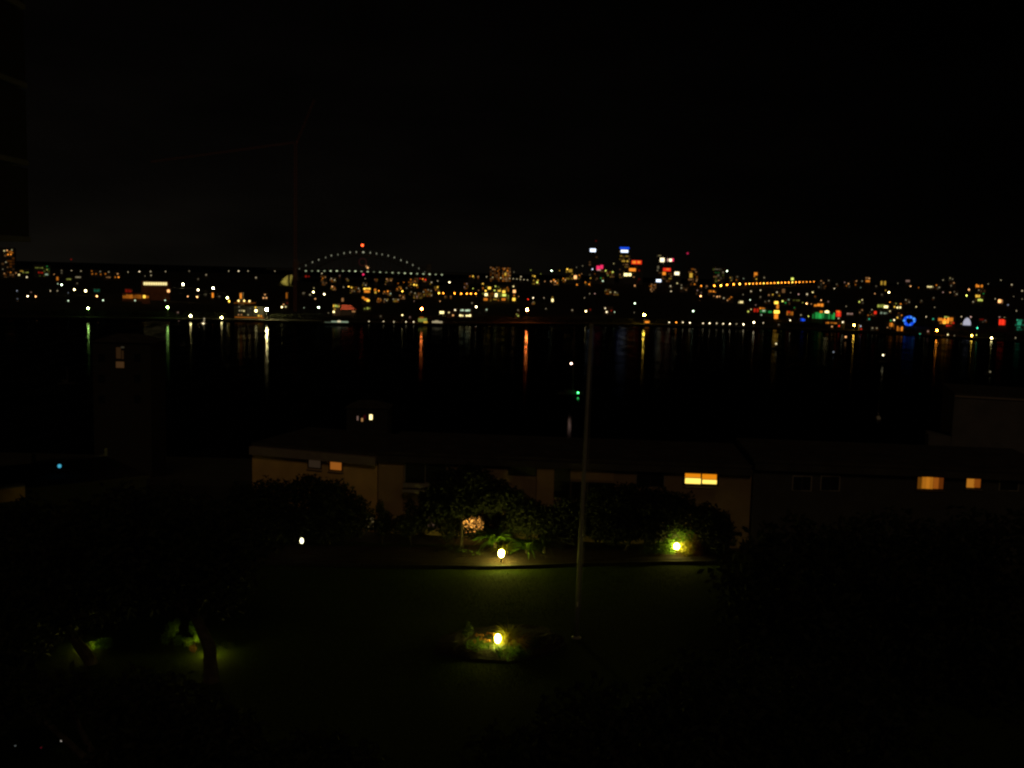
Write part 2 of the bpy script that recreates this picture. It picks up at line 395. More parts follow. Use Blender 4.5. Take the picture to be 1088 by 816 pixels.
# every light read off the far shore: x y colour level (w h)
DOTS = """
17 290 a 2;21.5 292 c 3.2 4 1.6;28.5 294.5 w 3;13.5 299.5 w 3;18 309 B 2;18.5 317.5 B 1;33 310.5 p 1.2;29.5 314.7 w 4;38 315 a 3.6;
57.5 291.5 a 2;61 296 o 2.6 1.8 3.5;65.5 287.5 w 1.2;65.5 290 w 1;76 287.5 w 2.3;86 288 w 2;73 296.5 e 2.2 4.5 1.4;83 294.5 w 2 5.5 1.3;82 301 w 1;
65.5 302.5 g 4.2;61.5 301.5 g 2.2;53.5 309 w 2.3;61 309 w 2;79 307.7 c 4.4;91 309 c 4.8;72.5 311 B 1;72.5 319.5 g 3;97.5 288 o 2;98 291 o 2.2;
102 291 o 2;107 291.5 o 2;106.5 288.5 w 1.4;112 291 o 2.2;115.5 289 w 2;115 294.5 a 2.2 4.5 1.3;125 291 a 2.4;126 294.5 o 3.2;122.5 294.5 o 2.2;136 289 w 2;148 288.5 w 3;
160 288.5 w 2.2;160.5 292.5 w 2;154 293.3 w 1;176 288.5 w 2;103 314.7 a 4;103 308.5 t 1.2 6 3;109.5 319 g 3.2;143.5 319.2 g 2.8;175.5 319 g 2.8;
189 332 p 1.6;194.5 302 w 5;199.5 315 a 3.2;201 288 w 1.4;219 292 w 2;210.5 296.5 w 1;210.5 308 w 4.4;209.5 315.5 a 3.8;226.5 306.2 w 5;233 315 w 1.2;218.5 313 w 1;
243 288 w 2;253.5 288 w 3;263.5 288 w 2;272 295 w 2.2;292 288 w 1.7;241.5 316.5 c 4.8;243.5 320 y 4;281.5 313 a 2.6;280 316.5 a 3;283 316.5 a 3;
299.5 326.3 c 4;301.3 323.6 a 2.6;303.5 326 c 2.8;305 322 r 1.2;322.5 311.5 w 1.7;329.5 313 w 2.2;333 310.3 c 4.4;333.5 306 c 2;344.5 312.6 w 4.2;335 317.5 a 2.8;
323 327 g 1.7;338.5 326.6 g 4.4;364 318.5 a 2.2 2 3.5;387.5 328 e 2;390.5 327.6 e 2.6 1.6 2.2;392.5 327.6 e 1.8;349 332.5 w 1;
342 290.5 w 2.2;352 296 w 2;355.5 297.5 w 2.3;361 293 p 1.2;353 304.5 a 3;355.5 306 o 2;365 305 w 1.8;370.5 304.5 y 3.3;373.5 305.5 y 3;369 296.5 w 1;388.5 303 w 2;386.5 301 w 1;388 296 w 1.2;
381 306.5 w 1.8;376.5 309.5 w 1;392 341.5 w 0;399.5 297 r 1;411 296.5 a 2.3;415.5 298 a 2.2;409.5 302 a 1.2;423 301 o 1.8;429 300 o 1.8;
446.5 296 r 2.3;449.2 296.5 o 3;452 297.2 r 3;458.5 300 w 2.2;465 298.5 w 2;477.5 300 w 3.8;402.5 309 o 3.2;408.5 310 o 2.4;412 309.5 o 3.2;415 312 g 2.2;
422 307 o 2.3;424 305 o 2;426 306.5 o 2.5;427.5 309.5 y 3.8;432 306 w 1.4;437 310 w 1.1;441 311.5 w 1.9;443 315 p 1.6;425 314 a 2;428.5 315.7 a 2.2;402 317.5 o 2.4;404.5 319 o 2;
409 318 w 1.6;411 319.3 w 2;418 318 w 1.7;423 318.5 w 2;440 320 p 1;450 310 w 1.6;455 308 w 1.6;458 309 w 1.6;458.5 314 w 1.6;465 305 y 3;463 308 o 2;466.3 311.5 y 4;471 311.5 o 4;
467.5 320 a 2.3;473 315 a 1.5;479 315 a 1.7;404.5 336 w 1;435.5 337 p 1.5;427.5 334.8 c 3.6;431.5 342 w 0;436 311 a 1;447 312 a 1;453 313 a 1;
469.5 332 c 4.4 4.5 2.6;477 332 c 2.8;481.3 335 a 3;483.5 329.5 w 3.4;
499.5 293.5 o 2;502.5 293.5 y 3;508 294 a 2;517 294 w 2;523.5 294.7 c 2;532 295.3 c 2.4;553.5 294 w 2.4;546 289 w 1;
564 287 e 1.8;568 293.5 y 3;567 298 y 2;570.8 300 e 3.5;571.5 298 y 2.6;579 299 a 2;574.5 291 e 1.2;566 293 y 2.2;
501.5 322 w 1.6;506 326 w 4.4;517 329 g 2.6;549 334 e 2;550.6 335.6 e 2.6;550.5 329.5 w 1.5;561 318 r 3;566.5 316.5 w 3.4;566.5 321 w 1.1;578 316.5 w 1.8;551 315 a 1.6;
502.5 306.5 e 2.6;496 301.5 p 1.6;493.5 305 p 1.5;508.5 308.5 a 1.5;586 287.6 g 4;594.5 287.5 y 1.8;612.5 284 w 1;619 282.5 w 1.1;629.5 286 B 3;643.5 287.5 e 3;
652 280 c 1.8;651 289 e 3;646 292.5 e 1.7;640.5 298.5 g 3;638.5 295.5 G 1.8;650 297.5 w 2;627.5 295.5 y 2.2;632 291 o 1;622 300 o 2.6;626 302 o 3;613 302.5 o 3;611.3 294.5 a 4 3 3.6;615.5 292.5 o 2.5;618 291 a 1.5;
598.5 296 o 2.6;601 297.5 a 3;588.5 297.5 o 3;590 299 a 3;585.5 299 a 2.8;592 300.7 o 2.6;626.5 312 w 1.5;632 312 p 2;621 316.5 w 1.5;587 316 y 2;587 319 c 3.8 1.8 3;580 328 w 1.5;608 329.5 w 2;
622.5 330.6 c 4.2;627 329 r 1.5;643 327.5 w 3;644.6 331.5 w 3.5;649.5 330 r 1.9;653 331.5 g 2.5;648.5 310.5 c 2.2;653.5 310.5 c 2.2;644 308 w 1;655.5 311.5 w 1;
674.5 303.5 a 2.8;712.5 304 w 2.5;719.5 301 c 2.6;724 306 w 2;724 303 w 1.5;713 309.5 w 2.6;729 308 a 1.6;674.5 322.4 g 3.8;674 332 w 1;736.5 330.5 g 4;
763.5 298 a 2;776 295 y 2;777 298 y 1.6;782.5 297.5 o 1.8;783.5 294 w 1.1;790 296 g 1.4;812 295 w 1.8;772.5 288 g 3.8;740 298.5 a 1.8;738 302 o 2.6;751 304 a 2.2;
744.5 314.6 a 4;756 309.5 o 3 6 1.8;760 310.5 o 2;758.5 314.5 a 2;762 315.2 a 3;764.5 315 a 2.6;769 316.7 w 2.2;773 319 a 2.4;775 317.5 o 2.2;777 315.7 o 2.5;741 308.5 p 1.6;745 311 p 1;789.5 313 w 1.2;798 309.5 w 2.5;
808 308.3 w 2.5;808 315.5 w 1.4;817 313.5 a 2.1;797 318.7 g 3;787 321 c 4.2 5 2.2;817 319.7 w 1.7;803 324 p 1.5;813 320.5 w 1;795 331 e 3;798 328.7 c 2.4;809 334.6 g 2.2;
821 313 y 2.5;825.5 310.5 w 2.4;828 314.2 y 2;832.5 309 a 1.6 3 4;840 311 w 1.2;848.5 312.6 p 2.4;857.5 312.6 w 2.8;863.5 310.5 c 3;866 315 o 1.4;831.5 320 e 3.6;834.5 321.7 G 2.8;838 318.5 g 2;
846 319 e 1.4 7 1.4;853 321.5 e 1.8;857 322.6 a 3.9;862 323 a 2;872.5 319 a 3;880 320.5 p 1.5;872.5 298.5 a 2;875 300.7 a 2;877 304 o 2;870 305 w 1.2;886.5 306.6 w 2.6;880.5 298 w 1.3;889 302 w 1;
839.5 340.3 w 3.4;851 334.7 w 2;844 327 G 1.4;859 336 e 3;827.5 345 w 1.2;891 338.2 w 2.5;895.5 342.3 w 3.4;884 347 a 2.8;891.5 346.3 r 3;
914.5 346.5 B 2.6;915 349.6 r 2.6;923.5 339 t 2.5;927 348.5 w 2;931.5 348.7 w 2;943 348 a 2;947.5 345 o 3 5 4;956 349 o 3.6 6 5;950 340 w 3.4;946.5 340.6 G 2.6;953.5 337.5 y 3;958 335 o 2.5;955 333 o 1.8;
977.5 355 t 3.4;986 352 p 2.2;984 336.5 w 2.6;973.5 326 c 2.7;897.5 300 p 1.5;901.5 301.5 a 2.5;899.5 303.6 o 1.8;910 298.6 a 2.1;909 302.5 o 1.8;916 298.7 w 1.5;922 295.5 a 3 4.5 2;922 298.7 o 2.8 4 2;914.5 305.5 g 1.1;
938.5 300.7 y 2.6 5.5 4;931 304 w .9;944.5 310.6 c 4.4;941 308.5 y 2;929.5 312 a 2.4;937 313 w 1;916 318.7 c 2.6;913 320.7 e 3;936 325 e 2.8 7 3;941.3 326 c 4.2 4 2.4;945.5 321 o 2.7;950.5 326 y 3;955 326.6 c 3.8 4.5 2;957 323 o 2.7;952 322.5 e 1.8;
962.5 318.7 w 1.7;966 321 w 1.5;945.5 330.6 c 2.6;939 332.5 g 2 7 2;930 332.2 r 3.2 2.6 3;926.5 329 w 2;925.5 334 o 2.9;922.5 335 o 2;916 329.5 a 2;913.5 332 a 1.8;903 333.4 p 2 6 1.6;899 325.5 w 1.4;
964.5 298.5 p 1.8 4 2;967.5 304 a 3;976 305.5 o 1.9;954 301 w 1;988.5 304.6 c 3.4 6.5 1.6;995 303 o 2.4;998 305.3 w 1.9;1002 297.5 w 1.8;1009.5 295.5 c 1.8;1012 296.5 w 1.3;1013.5 300.6 a 2.1;1010.5 303.5 w 1.3;
1002 310.5 p 2;1009.5 310.7 a 2.4;1016.5 312.5 w 1.9;1014 310 w 1;993 326.5 w 1.5;992 316.5 w 1.1;979 319.5 w .9;
1027 314 e 3.7;1029.5 307.7 a 3.3;1040.5 303.7 o 3.7 7 3;1050 301.7 w 1.4;1039 314.6 y 3.2 4.5 2.6;1041.5 318.6 e 3.2 5 2.4;1045 312.2 G 1.8;1034 320.7 w 2;1040 308.3 w 1.5;1063.5 297.7 w 1.8;1075 302.5 w 2.4;1086 309 w 2.4;
1063 320 a 4.3 4.5 3.4;1057.5 317.5 w 1.9;1071 324 B 1.9;1080 330.3 w 2;1086 317.7 w 1.2;1077 315 w 1;991.5 339 t 2.5;1021.5 336.5 w 2.4;1031.5 336.7 p 2.6;1021.5 344 w 1.9;1043 339.5 r 1.2 4 1.5;1047 340.6 p 1.1;
1007 355.6 c 3.2;1014 356.6 w 1.2;1038.5 348.5 t 3.6;1037.5 356 e 2.8;1079 359 w 2;1062 337.2 p 2.5;1067 337.7 c 2.5;1081 340 t 2.4;
"""
D = []
for t in DOTS.replace('\n', '').split(';'):
    v = t.split()
    if len(v) < 4 or float(v[3]) <= 0: continue
    D.append([float(v[0]), float(v[1]), v[2], float(v[3])] + [float(q) for q in v[4:6]])

# shore lamps whose light stands in the water: x y colour level
for x_, y_, c_, l_ in [(93.5, 327.5, 'E', 5), (178, 326.6, 'E', 5), (202.5, 335.5, 'c', 4.7), (235.5, 337.4, 'c', 4.7), (283.5, 329, 'c', 6.4), (448, 328, 'R', 5.2),
                       (560, 329, 'R', 6), (684.5, 334.5, 'y', 5), (907.5, 345.5, 'y', 4.9), (995.5, 351, 'o', 5), (1032.5, 356.5, 'y', 4.4), (1053.5, 359.5, 'c', 4.4)]:
    lamp(x_, y_, c_, l_, 'S')
for x_, y_, c_, l_ in [(711, 342.5, 'w', 3), (718.5, 342.5, 'o', 3.5), (725.5, 342.5, 'w', 3), (733, 343, 'w', 3.4), (747, 343.5, 'w', 3), (754, 343.5, 'w', 3.4), (761.5, 343.6, 'w', 2.6),
                       (768.5, 344, 'w', 3.1), (775.5, 344, 'w', 3.4), (782.5, 344.2, 'w', 1.7), (790, 344.7, 'w', 3.8), (801, 342.5, 'w', 4.3), (811, 343, 'w', 2.4)]:
    lamp(x_, y_, c_, l_, 'S', name='sea_wall_light', stem=f'{bright(l_)} {COLNAME[c_]} light in the row along the sea wall', group='lights along the sea wall')
for x_, y_ in [(392, 341.5), (407.5, 341.5), (418.5, 342), (431.5, 342), (439.5, 342)]:
    lamp(x_, y_, 'w', 2.4 if x_ < 430 else 2.8, 'S', name='sea_wall_light', stem='small white light on the quay left of the yellow ferry', group='lights along the quay')
for x_, y_, c_ in [(483, 311.7, 'o'), (490, 312, 'o'), (496, 312, 'o'), (500.3, 312, 'o'), (505.5, 312, 'o')]:
    lamp(x_, y_, c_, 4.1, stem='orange quay lamp in the row left of the yellow waterfront', group='orange quay lamps')
for i in range(6):
    x_ = 541.5 + 3.8 * i; lamp(x_, 295.7 + .085 * (x_ - 540), 'w', 2.0, stem='small white road lamp right of the twin amber blocks', group='road lamps on the bridge approach')
# the orange lit road along the ridge
RL = [(745, 303.7), (759, 303.6), (766, 303.4), (772.5, 302.6), (779.5, 302.1), (786, 301.7)] + [(792.5 + 3.8 * i, 301.6 - .125 * i) for i in range(20)]
for x_, y_ in RL:
    p_ = atY(x_, y_, 2900); p_z = ter(p_.x, 2900)
    lamp(x_, y_, 'y' if int(x_) % 5 == 1 else 'o', 3.5 if x_ < 750 else 4.3 if x_ < 790 else 3.7 if x_ < 850 else 3.2, Y=2900, stem='orange road lamp in the long row along the ridge' if not (822 < x_ < 827) else None, group='orange road lamps along the ridge')
mb = MB(); pr_ = None
for x_, y_ in [(700, 304.5)] + RL[::3] + [(885, 299)]:
    p_ = atY(x_, y_ + 2, 2900); z_ = ter(p_.x, 2900) + .25
    cur = [(p_.x, 2893, z_), (p_.x, 2907, z_)]
    if pr_: mb.quad(pr_[0], cur[0], cur[1], pr_[1])
    pr_ = cur
struct('road', mb, M['asphalt'])

# named buildings: box in the view, depth, look, extra lit parts
EXPL = [
 dict(b=(1.5, 263.5, 15.5, 300), Y=2900, label='tall lone tower at far left with amber windows round its top', dim=('ao', 5, 12, .45, .05), name='residential_tower',
      d=[(4.5, 266.5, 'c', 2.6), (7.5, 266, 'a', 2.7), (10, 267.6, 'o', 2.2, 5, 2), (12.6, 265.6, 'c', 2), (8.5, 270.5, 'o', 3), (11.5, 270.2, 'o', 3), (13.2, 268.5, 'o', 2), (6.3, 278.5, 'w', 1.9), (3, 286, 'w', 1.1), (4.5, 290.6, 'a', 2), (11.3, 289.4, 'o', 2.3), (8, 284, 'a', 1)]),
 dict(b=(21.5, 286, 31, 292), Y=2800, label='low block with a sloping yellow lit edge right of the lone tower', d=[(23, 288, 'y', 2.4, 3, 1), (27, 289.4, 'e', 2.4, 6, 1)]),
 dict(b=(36.5, 281.5, 53, 295), Y=2900, label='wide block with a faint green lit top and a red strip on the left ridge', dim=('eG', 7, 5, .4, .035), d=[(41.5, 284.5, 'e', 1.7, 8, 1), (43, 289.6, 'r', 2.2, 5, 1.4), (50, 283, 'G', 1.4), (50, 286.5, 'e', 2), (49.5, 291.6, 'g', 2.4, 3, 1.5)]),
 dict(b=(151, 298.5, 179.2, 319), label='long shed with a row of dazzling cream floodlights along its eaves', name='wharf_shed', mat='brick', sample=False, d=[(153.6 + 2.52 * i, 301.3 + .03 * i, 'c', 3.3, 2.0, 3.0, 'floodlight') for i in range(10)] + [(179, 309.2, 'a', 4.4, 2.6, 2.8, 'floodlight')]),
 dict(b=(130.5, 311.5, 150.8, 320), label='long brick wharf wall glowing orange below the floodlit shed', name='wharf_store', d=[(141, 315, 'o', 2.2, 20, 4.2, 'brick_glow'), (148, 315.2, 'o', 1.6, 2, 4)], mat='brick'),  # floodlight on the brick is put in as an emissive panel
 dict(b=(132.5, 306.5, 140.5, 311.3), Y=1740, label='small brick block glowing dull red above the orange wharf wall', name='wharf_store', d=[(136.5, 309.2, 'r', 1.4, 6, 3.5, 'brick_glow')], mat='brick'),  # dull red light on the brick, also put in as emission
 dict(b=(151, 312.5, 158.5, 321), Y=1420, label='small store with one bright yellow window beside the orange wharf wall', name='wharf_store', d=[(153.3, 315.2, 'y', 3.8, 2.6, 3), (156.5, 315.5, 'o', 2.2, 3, 2.4)], mat='brick'),
 dict(b=(224, 310.5, 228, 319), label='narrow tower with an orange lit upright slot below the white lamps', name='stair_tower', d=[(226, 313.7, 'o', 3.2, 1.7, 5)]),
 dict(b=(303, 310.5, 306.5, 322), label='narrow tower with a dull red upright light below the shell roof', name='stair_tower', d=[(304.6, 314, 'o', 2.2, 1.5, 6)]),
 dict(b=(340.5, 292, 347.5, 304), Y=2800, label='block with a patch of brown lit windows under the left of the bridge deck', dim=('oa', 4, 6, .6, .1), d=[(343, 295.6, 'o', 2.2), (345.6, 294.5, 'a', 1.9), (342, 297.3, 'o', 1.6)]),
 dict(b=(385.3, 304.3, 394.2, 315), label='amber striped block with two bright bands of windows under the bridge', d=[(390, 306.7, 'y', 4.1, 6.6, 1.3), (390, 309.6, 'o', 3.6, 6, 2.6), (387, 307, 'y', 3.4), (393, 306.9, 'y', 3)]),
 dict(b=(384.3, 315.2, 393, 323), label='low block with a slanting orange lit band below the amber striped block', d=[(386, 316.3, 'o', 3, 2.4, 2), (389, 318, 'o', 3.6, 4, 2), (391, 319.3, 'y', 3.6, 3, 2)]),
 dict(b=(397, 306, 400.6, 316), label='narrow block with orange windows right of the amber striped block', d=[(398.6, 308, 'o', 2.8, 2.2, 2), (399, 310.7, 'y', 2.8, 2, 2)]),
 dict(b=(433.5, 294.5, 444.6, 307), Y=2800, label='block with amber windows under the right of the bridge deck', dim=('oa', 5, 6, .5, .1), d=[(436.5, 297, 'o', 2.3), (440, 302.5, 'y', 3.6), (436.5, 302.2, 'y', 2), (442.5, 303, 'y', 3.2), (441, 298.6, 'o', 2)]),
 dict(b=(353.3, 322.6, 361.2, 336), label='wharf house with a row of yellow green windows by the ferry', mat='farwall', d=[(354.6, 325, 'y', 3.3, 1.2, 2.2), (356.6, 325, 'e', 3.1, 1.2, 2.2), (358.4, 325.4, 'e', 2.8, 1.2, 2), (360.2, 325.5, 'y', 2.8, 1, 2), (355.6, 328.5, 'y', 2.4, 2, 1.6), (354.6, 331.3, 'c', 4.4)]),
 dict(b=(512, 303, 541, 321), label='yellow lit waterfront hall with many windows on the bay', name='waterfront_hall', dim=('yoe', 14, 7, .5, .12), d=[(520, 306, 'y', 3.6, 3, 2.4), (526.5, 304.2, 'e', 2.8), (516, 309, 'y', 4), (516.5, 313, 'c', 4.2, 3, 2.6), (513.2, 306, 'o', 2.2), (525.5, 308.6, 'e', 3), (530.5, 309, 'y', 3.2, 3, 1.6), (535.3, 310, 'y', 4.3, 3, 2.6), (535.6, 313.6, 'e', 4, 4, 2.4), (527.2, 313.6, 'c', 4.3, 2.6, 3.6), (539, 305.5, 'o', 2), (540, 309, 'o', 2), (516, 318, 'o', 2.8, 4, 2.6), (535, 318, 'o', 2.8, 4, 2.6), (526, 318, 'y', 2, 4, 1.6)]),
 dict(b=(511, 299.3, 515.5, 303), Y=2500, label='small gable with one yellow window above the yellow lit waterfront', name='house', d=[(513, 301.5, 'y', 3)]),
 dict(b=(543.6, 302.5, 549, 321), label='narrow house with orange windows at the right end of the yellow waterfront', d=[(545.5, 304.3, 'c', 3), (546.5, 309.6, 'a', 4.2, 2.8, 3), (546.3, 314, 'o', 2.4), (546, 318, 'y', 3.6, 3, 3)]),
 dict(b=(487.5, 327.8, 501.5, 341), label='two tier waterfront pavilion with pale green and cream window bands', name='pavilion', d=[(494.3, 329.6, 'g', 2.8, 10.5, 2, 'window_band'), (490.3, 335.2, 'c', 3.7, 4.6, 2, 'window_band'), (497.6, 335.2, 'c', 3.8, 5.6, 2, 'window_band')]),
 dict(b=(520.5, 282.5, 531.2, 300), Y=3300, label='left of the twin blocks on the ridge, dull brown windows', dim=('oa', 5, 8, .8, .11), name='residential_tower', d=[(524, 285, 'o', 1.6), (529, 288, 'o', 1.8)]),
 dict(b=(533.5, 283.5, 542.6, 300), Y=3300, label='right of the twin blocks on the ridge, brighter orange windows', dim=('oa', 5, 8, .85, .19), name='residential_tower', d=[(537, 291.4, 'y', 2.8, 2, 3), (535.4, 286.5, 'o', 2), (539.2, 287.5, 'o', 2.6)]),
 dict(b=(601, 284.3, 609, 298), Y=2990, label='small block with yellow windows above the amber terraces', dim=('y', 4, 5, .5, .1), d=[(602.7, 286.1, 'y', 3.4), (606, 287.6, 'y', 2.4, 4, 3)]),
 dict(b=(625.5, 263, 635, 302), Y=3300, label='dark office tower under a white roof sign', name='office_tower', dim=('wa', 4, 14, .15, .05), d=[(630, 265.9, 'B', 5, 6, 3.4, 'sign')]),
 dict(b=(633.3, 281, 641.8, 303), Y=3150, label='office block under a glowing magenta sign', name='office_tower', dim=('ao', 4, 8, .3, .06), d=[(635.6, 284.6, 'm', 4.2, 3.6, 4.4, 'sign'), (639.3, 283.6, 'm', 4, 3, 4, 'sign'), (636.3, 286.8, 'p', 2.6, 4, 1.4)]),
 dict(b=(657.8, 262.3, 669.4, 302), Y=3300, label='office tower under a blue and white roof sign', name='office_tower', dim=('ya', 6, 14, .3, .09), d=[(663.6, 263.6, 'b', 3.9, 10, 2.2, 'sign'), (663.5, 266.9, 'B', 4.8, 7.6, 2.6, 'sign'), (660, 272, 'y', 1.9, 2.4, 1.4), (666, 272.2, 'y', 1.8, 3, 1.4), (664, 277.4, 'y', 2.6, 7, 1.6), (664.5, 281, 'a', 1.5, 6, 1.4)]),
 dict(b=(670.4, 275.8, 682.6, 302), Y=3380, label='office tower under a pair of orange red signs', name='office_tower', dim=('ra', 5, 8, .2, .05), d=[(676.4, 278.7, 'r', 4, 10.6, 4, 'sign'), (673.7, 278.6, 'o', 4.9, 3.6, 2.6, 'sign'), (678.8, 278.6, 'o', 4.5, 3, 2.4, 'sign')]),
 dict(b=(667.2, 283.6, 676.8, 303), Y=3210, label='office block under a single orange sign', name='office_tower', d=[(672, 286.6, 'o', 4.6, 7, 3.2, 'sign'), (672, 286.6, 'y', 4.4, 4, 2, 'sign')][:1] + [(673.5, 294.3, 'a', 1.9)]),
 dict(b=(661.3, 289.6, 672, 304), Y=3110, label='low office block with two cream lit windows below the orange signs', d=[(665, 291.8, 'c', 4.3, 4, 3), (669.2, 291.8, 'c', 4.1, 3, 2.8)]),
 dict(b=(697.6, 270, 707.8, 302), Y=3350, label='office tower with one round white light near its top', name='office_tower', dim=('wa', 5, 12, .2, .06), d=[(703.6, 276.2, 'w', 4.9, 4.4, 4.2, 'sign'), (701, 271.6, 'c', 1.7, 3, 1.2), (699.3, 284, 'w', 1.3, 2, 3)]),
 dict(b=(708.1, 273.6, 716.4, 302), Y=3420, label='office tower with pink, white and red lights in a row', name='office_tower', d=[(709.3, 276.2, 'p', 2.8, 2, 3, 'sign'), (712.4, 276.4, 'w', 4.2, 2.8, 2.8, 'sign'), (714.8, 276.2, 'm', 3.6, 2, 3, 'sign')]),
 dict(b=(702.9, 284, 714.2, 303), Y=3210, label='office block under a red sign with an orange sign below', name='office_tower', dim=('ao', 5, 7, .3, .07), d=[(708.6, 286.5, 'r', 4.5, 8, 3.4, 'sign'), (709.5, 286, 'o', 3, 3, 1.2, 'sign'), (705.6, 290.6, 'o', 4.6, 3.4, 3.2, 'sign'), (712, 296, 'y', 1.9, 3, 1.4)]),
 dict(b=(715.4, 288.2, 723, 304), Y=3130, label='low office block with an oval white sign right of the red sign', name='office_tower', d=[(719.2, 290.5, 'w', 4.7, 4.8, 3.2, 'sign')]),
 dict(b=(696.3, 295.9, 703.6, 305), Y=3050, label='low block with a bluish white lit sign below the red sign', d=[(699.8, 298.2, 'B', 4.2, 5.2, 2.8, 'sign')]),
 dict(b=(689.5, 300.6, 697.4, 311), label='block with brownish windows below the bluish white sign', dim=('ao', 4, 5, .6, .14), d=[(692, 304, 'o', 2.1), (691.5, 307.6, 'a', 2.2), (695, 303, 'a', 1.7)]),
 dict(b=(731.2, 284.6, 741.5, 304), Y=2980, label='block with a tall yellow window left of the orange road lamps', dim=('oa', 5, 7, .4, .1), d=[(734.2, 292.6, 'y', 2.8, 3, 4.6), (736, 286, 'o', 1.7, 3, 1.4), (739.6, 289, 'a', 1.6)]),
 dict(b=(757, 284, 769.6, 301), Y=2990, label='wide block with faint greenish window bands above the orange road lamps', dim=('ew', 5, 5, .6, .05), d=[(762, 286, 'w', 1.1, 6, 1.3), (762, 289.6, 'G', 1, 5, 1.3), (760, 294, 'a', 1.2, 4, 1.4)]),
 dict(b=(799.8, 288.6, 806.2, 303), Y=2985, label='small block with orange and yellow windows above the middle of the road', d=[(803, 291, 'o', 3, 3.4, 3), (801.6, 293.5, 'o', 2.4), (803.6, 296.5, 'y', 2.4)]),
 dict(b=(840, 294.6, 845, 301), Y=2960, label='small block with a yellow green light above the orange road lamps', name='house', d=[(841.9, 296.4, 'e', 3.7, 2.6, 2.6)]),
 dict(b=(864, 320.9, 876, 330), label='terrace with an orange lit front above the green hall', d=[(866.5, 324.6, 'o', 3, 3, 2), (870, 324, 'o', 3.3, 3, 2.6), (873.4, 324.2, 'o', 3.2, 2.6, 3)]),
 dict(b=(862.3, 330.3, 887.3, 341), label='long hall with a deep green floodlit wall on the far right shore', name='hall', d=[(875, 335.4, 'G', 2.6, 23, 6.6, 'green_wall_glow'), (871, 335, 'G', 3, 9, 5, 'green_wall_glow'), (872.6, 331.3, 'o', 3, 3, 2), (878.6, 331, 'c', 4.6, 4.6, 3)]),  # green floodlight on the hall wall is put in as emission
 dict(b=(887.4, 328.6, 894.2, 340), label='kiosk glowing red orange at the right end of the green hall', name='kiosk', d=[(890.6, 333.2, 'r', 3.6, 6, 6.4, 'lit_front'), (890, 333, 'o', 4, 3.4, 4.4, 'lit_front')][:1] + [(890.4, 331, 'o', 3.9, 3, 2)]),
 dict(b=(876.5, 341, 890.2, 346.5), Y=1290, label='low waterfront terrace with a thin orange light band below the green hall', name='house', d=[(883.5, 343, 'o', 2.7, 12, 1.6, 'window_band')]),
 dict(b=(848.5, 337, 856.5, 344), label='low stall glowing faint blue left of the green hall', name='kiosk', d=[(853, 339.6, 'b', 3, 5, 3, 'lit_front')]),
 dict(b=(835, 329.6, 843.4, 338), label='stall glowing red brown right of the yellow funfair tower', name='kiosk', d=[(839.2, 332.8, 'o', 2.5, 7, 4.2, 'lit_front'), (838, 331.6, 'r', 2.6, 3, 2)]),
 dict(b=(800.5, 326.5, 806.3, 335), label='stall glowing red left of the green tent', name='kiosk', d=[(803.4, 329.7, 'r', 3.2, 5, 3.6, 'lit_front')]),
 dict(b=(806.5, 326, 815.6, 336), label='green lit stall with an orange top left of the yellow tower', name='kiosk', d=[(811, 330.6, 'G', 3.7, 7, 3, 'lit_front'), (811.4, 330.3, 'g', 3, 3, 1.6), (810, 327.6, 'o', 2.9, 6, 1.8, 'lit_front')]),
 dict(b=(815.9, 329.6, 821, 337), label='low green lit stall touching the yellow funfair tower', name='kiosk', d=[(818.2, 331.4, 'G', 2.9, 3.6, 2, 'lit_front')]),
 dict(b=(996, 335.4, 1014, 348), label='wide pavilion glowing orange right of the blue ring', name='pavilion', dim=('or', 8, 4, .6, .3), d=[(1004.5, 340.6, 'o', 3.7, 7, 6, 'lit_front'), (1003.5, 342.5, 'y', 3.6, 3, 3), (999, 339.5, 'o', 3, 4, 3), (1010.5, 339.5, 'o', 2.8, 4, 4), (1006, 336.9, 'e', 2.6, 5, 1.4)]),
 dict(b=(1060.6, 338, 1069.2, 349), label='kiosk glowing deep red on the far right shore', name='kiosk', d=[(1064.8, 342.3, 'r', 3.4, 6.4, 6, 'lit_front')]),
 dict(b=(1078.3, 338.5, 1092, 352), label='stall glowing dim teal at the right edge', name='kiosk', dim=('t', 7, 5, .55, .14), d=[(1083, 343.6, 't', 2.2, 4, 4, 'lit_front')]),
]
used = [False] * len(D)
def inside(b, d, m=.15): return b[0] - m <= d[0] <= b[2] + m and b[1] - m <= d[1] <= b[3] + m
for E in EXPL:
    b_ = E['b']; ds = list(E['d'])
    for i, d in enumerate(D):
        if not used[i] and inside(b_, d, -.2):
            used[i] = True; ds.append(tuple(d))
    building(*b_, ds, label=E['label'], name=E.get('name', 'apartment_building'), cat={'house': 'house', 'kiosk': 'kiosk', 'office_tower': 'office tower', 'residential_tower': 'tower'}.get(E.get('name'), 'building'), Y=E.get('Y'), mat=E.get('mat'), dim=E.get('dim'), sample=E.get('sample', False))

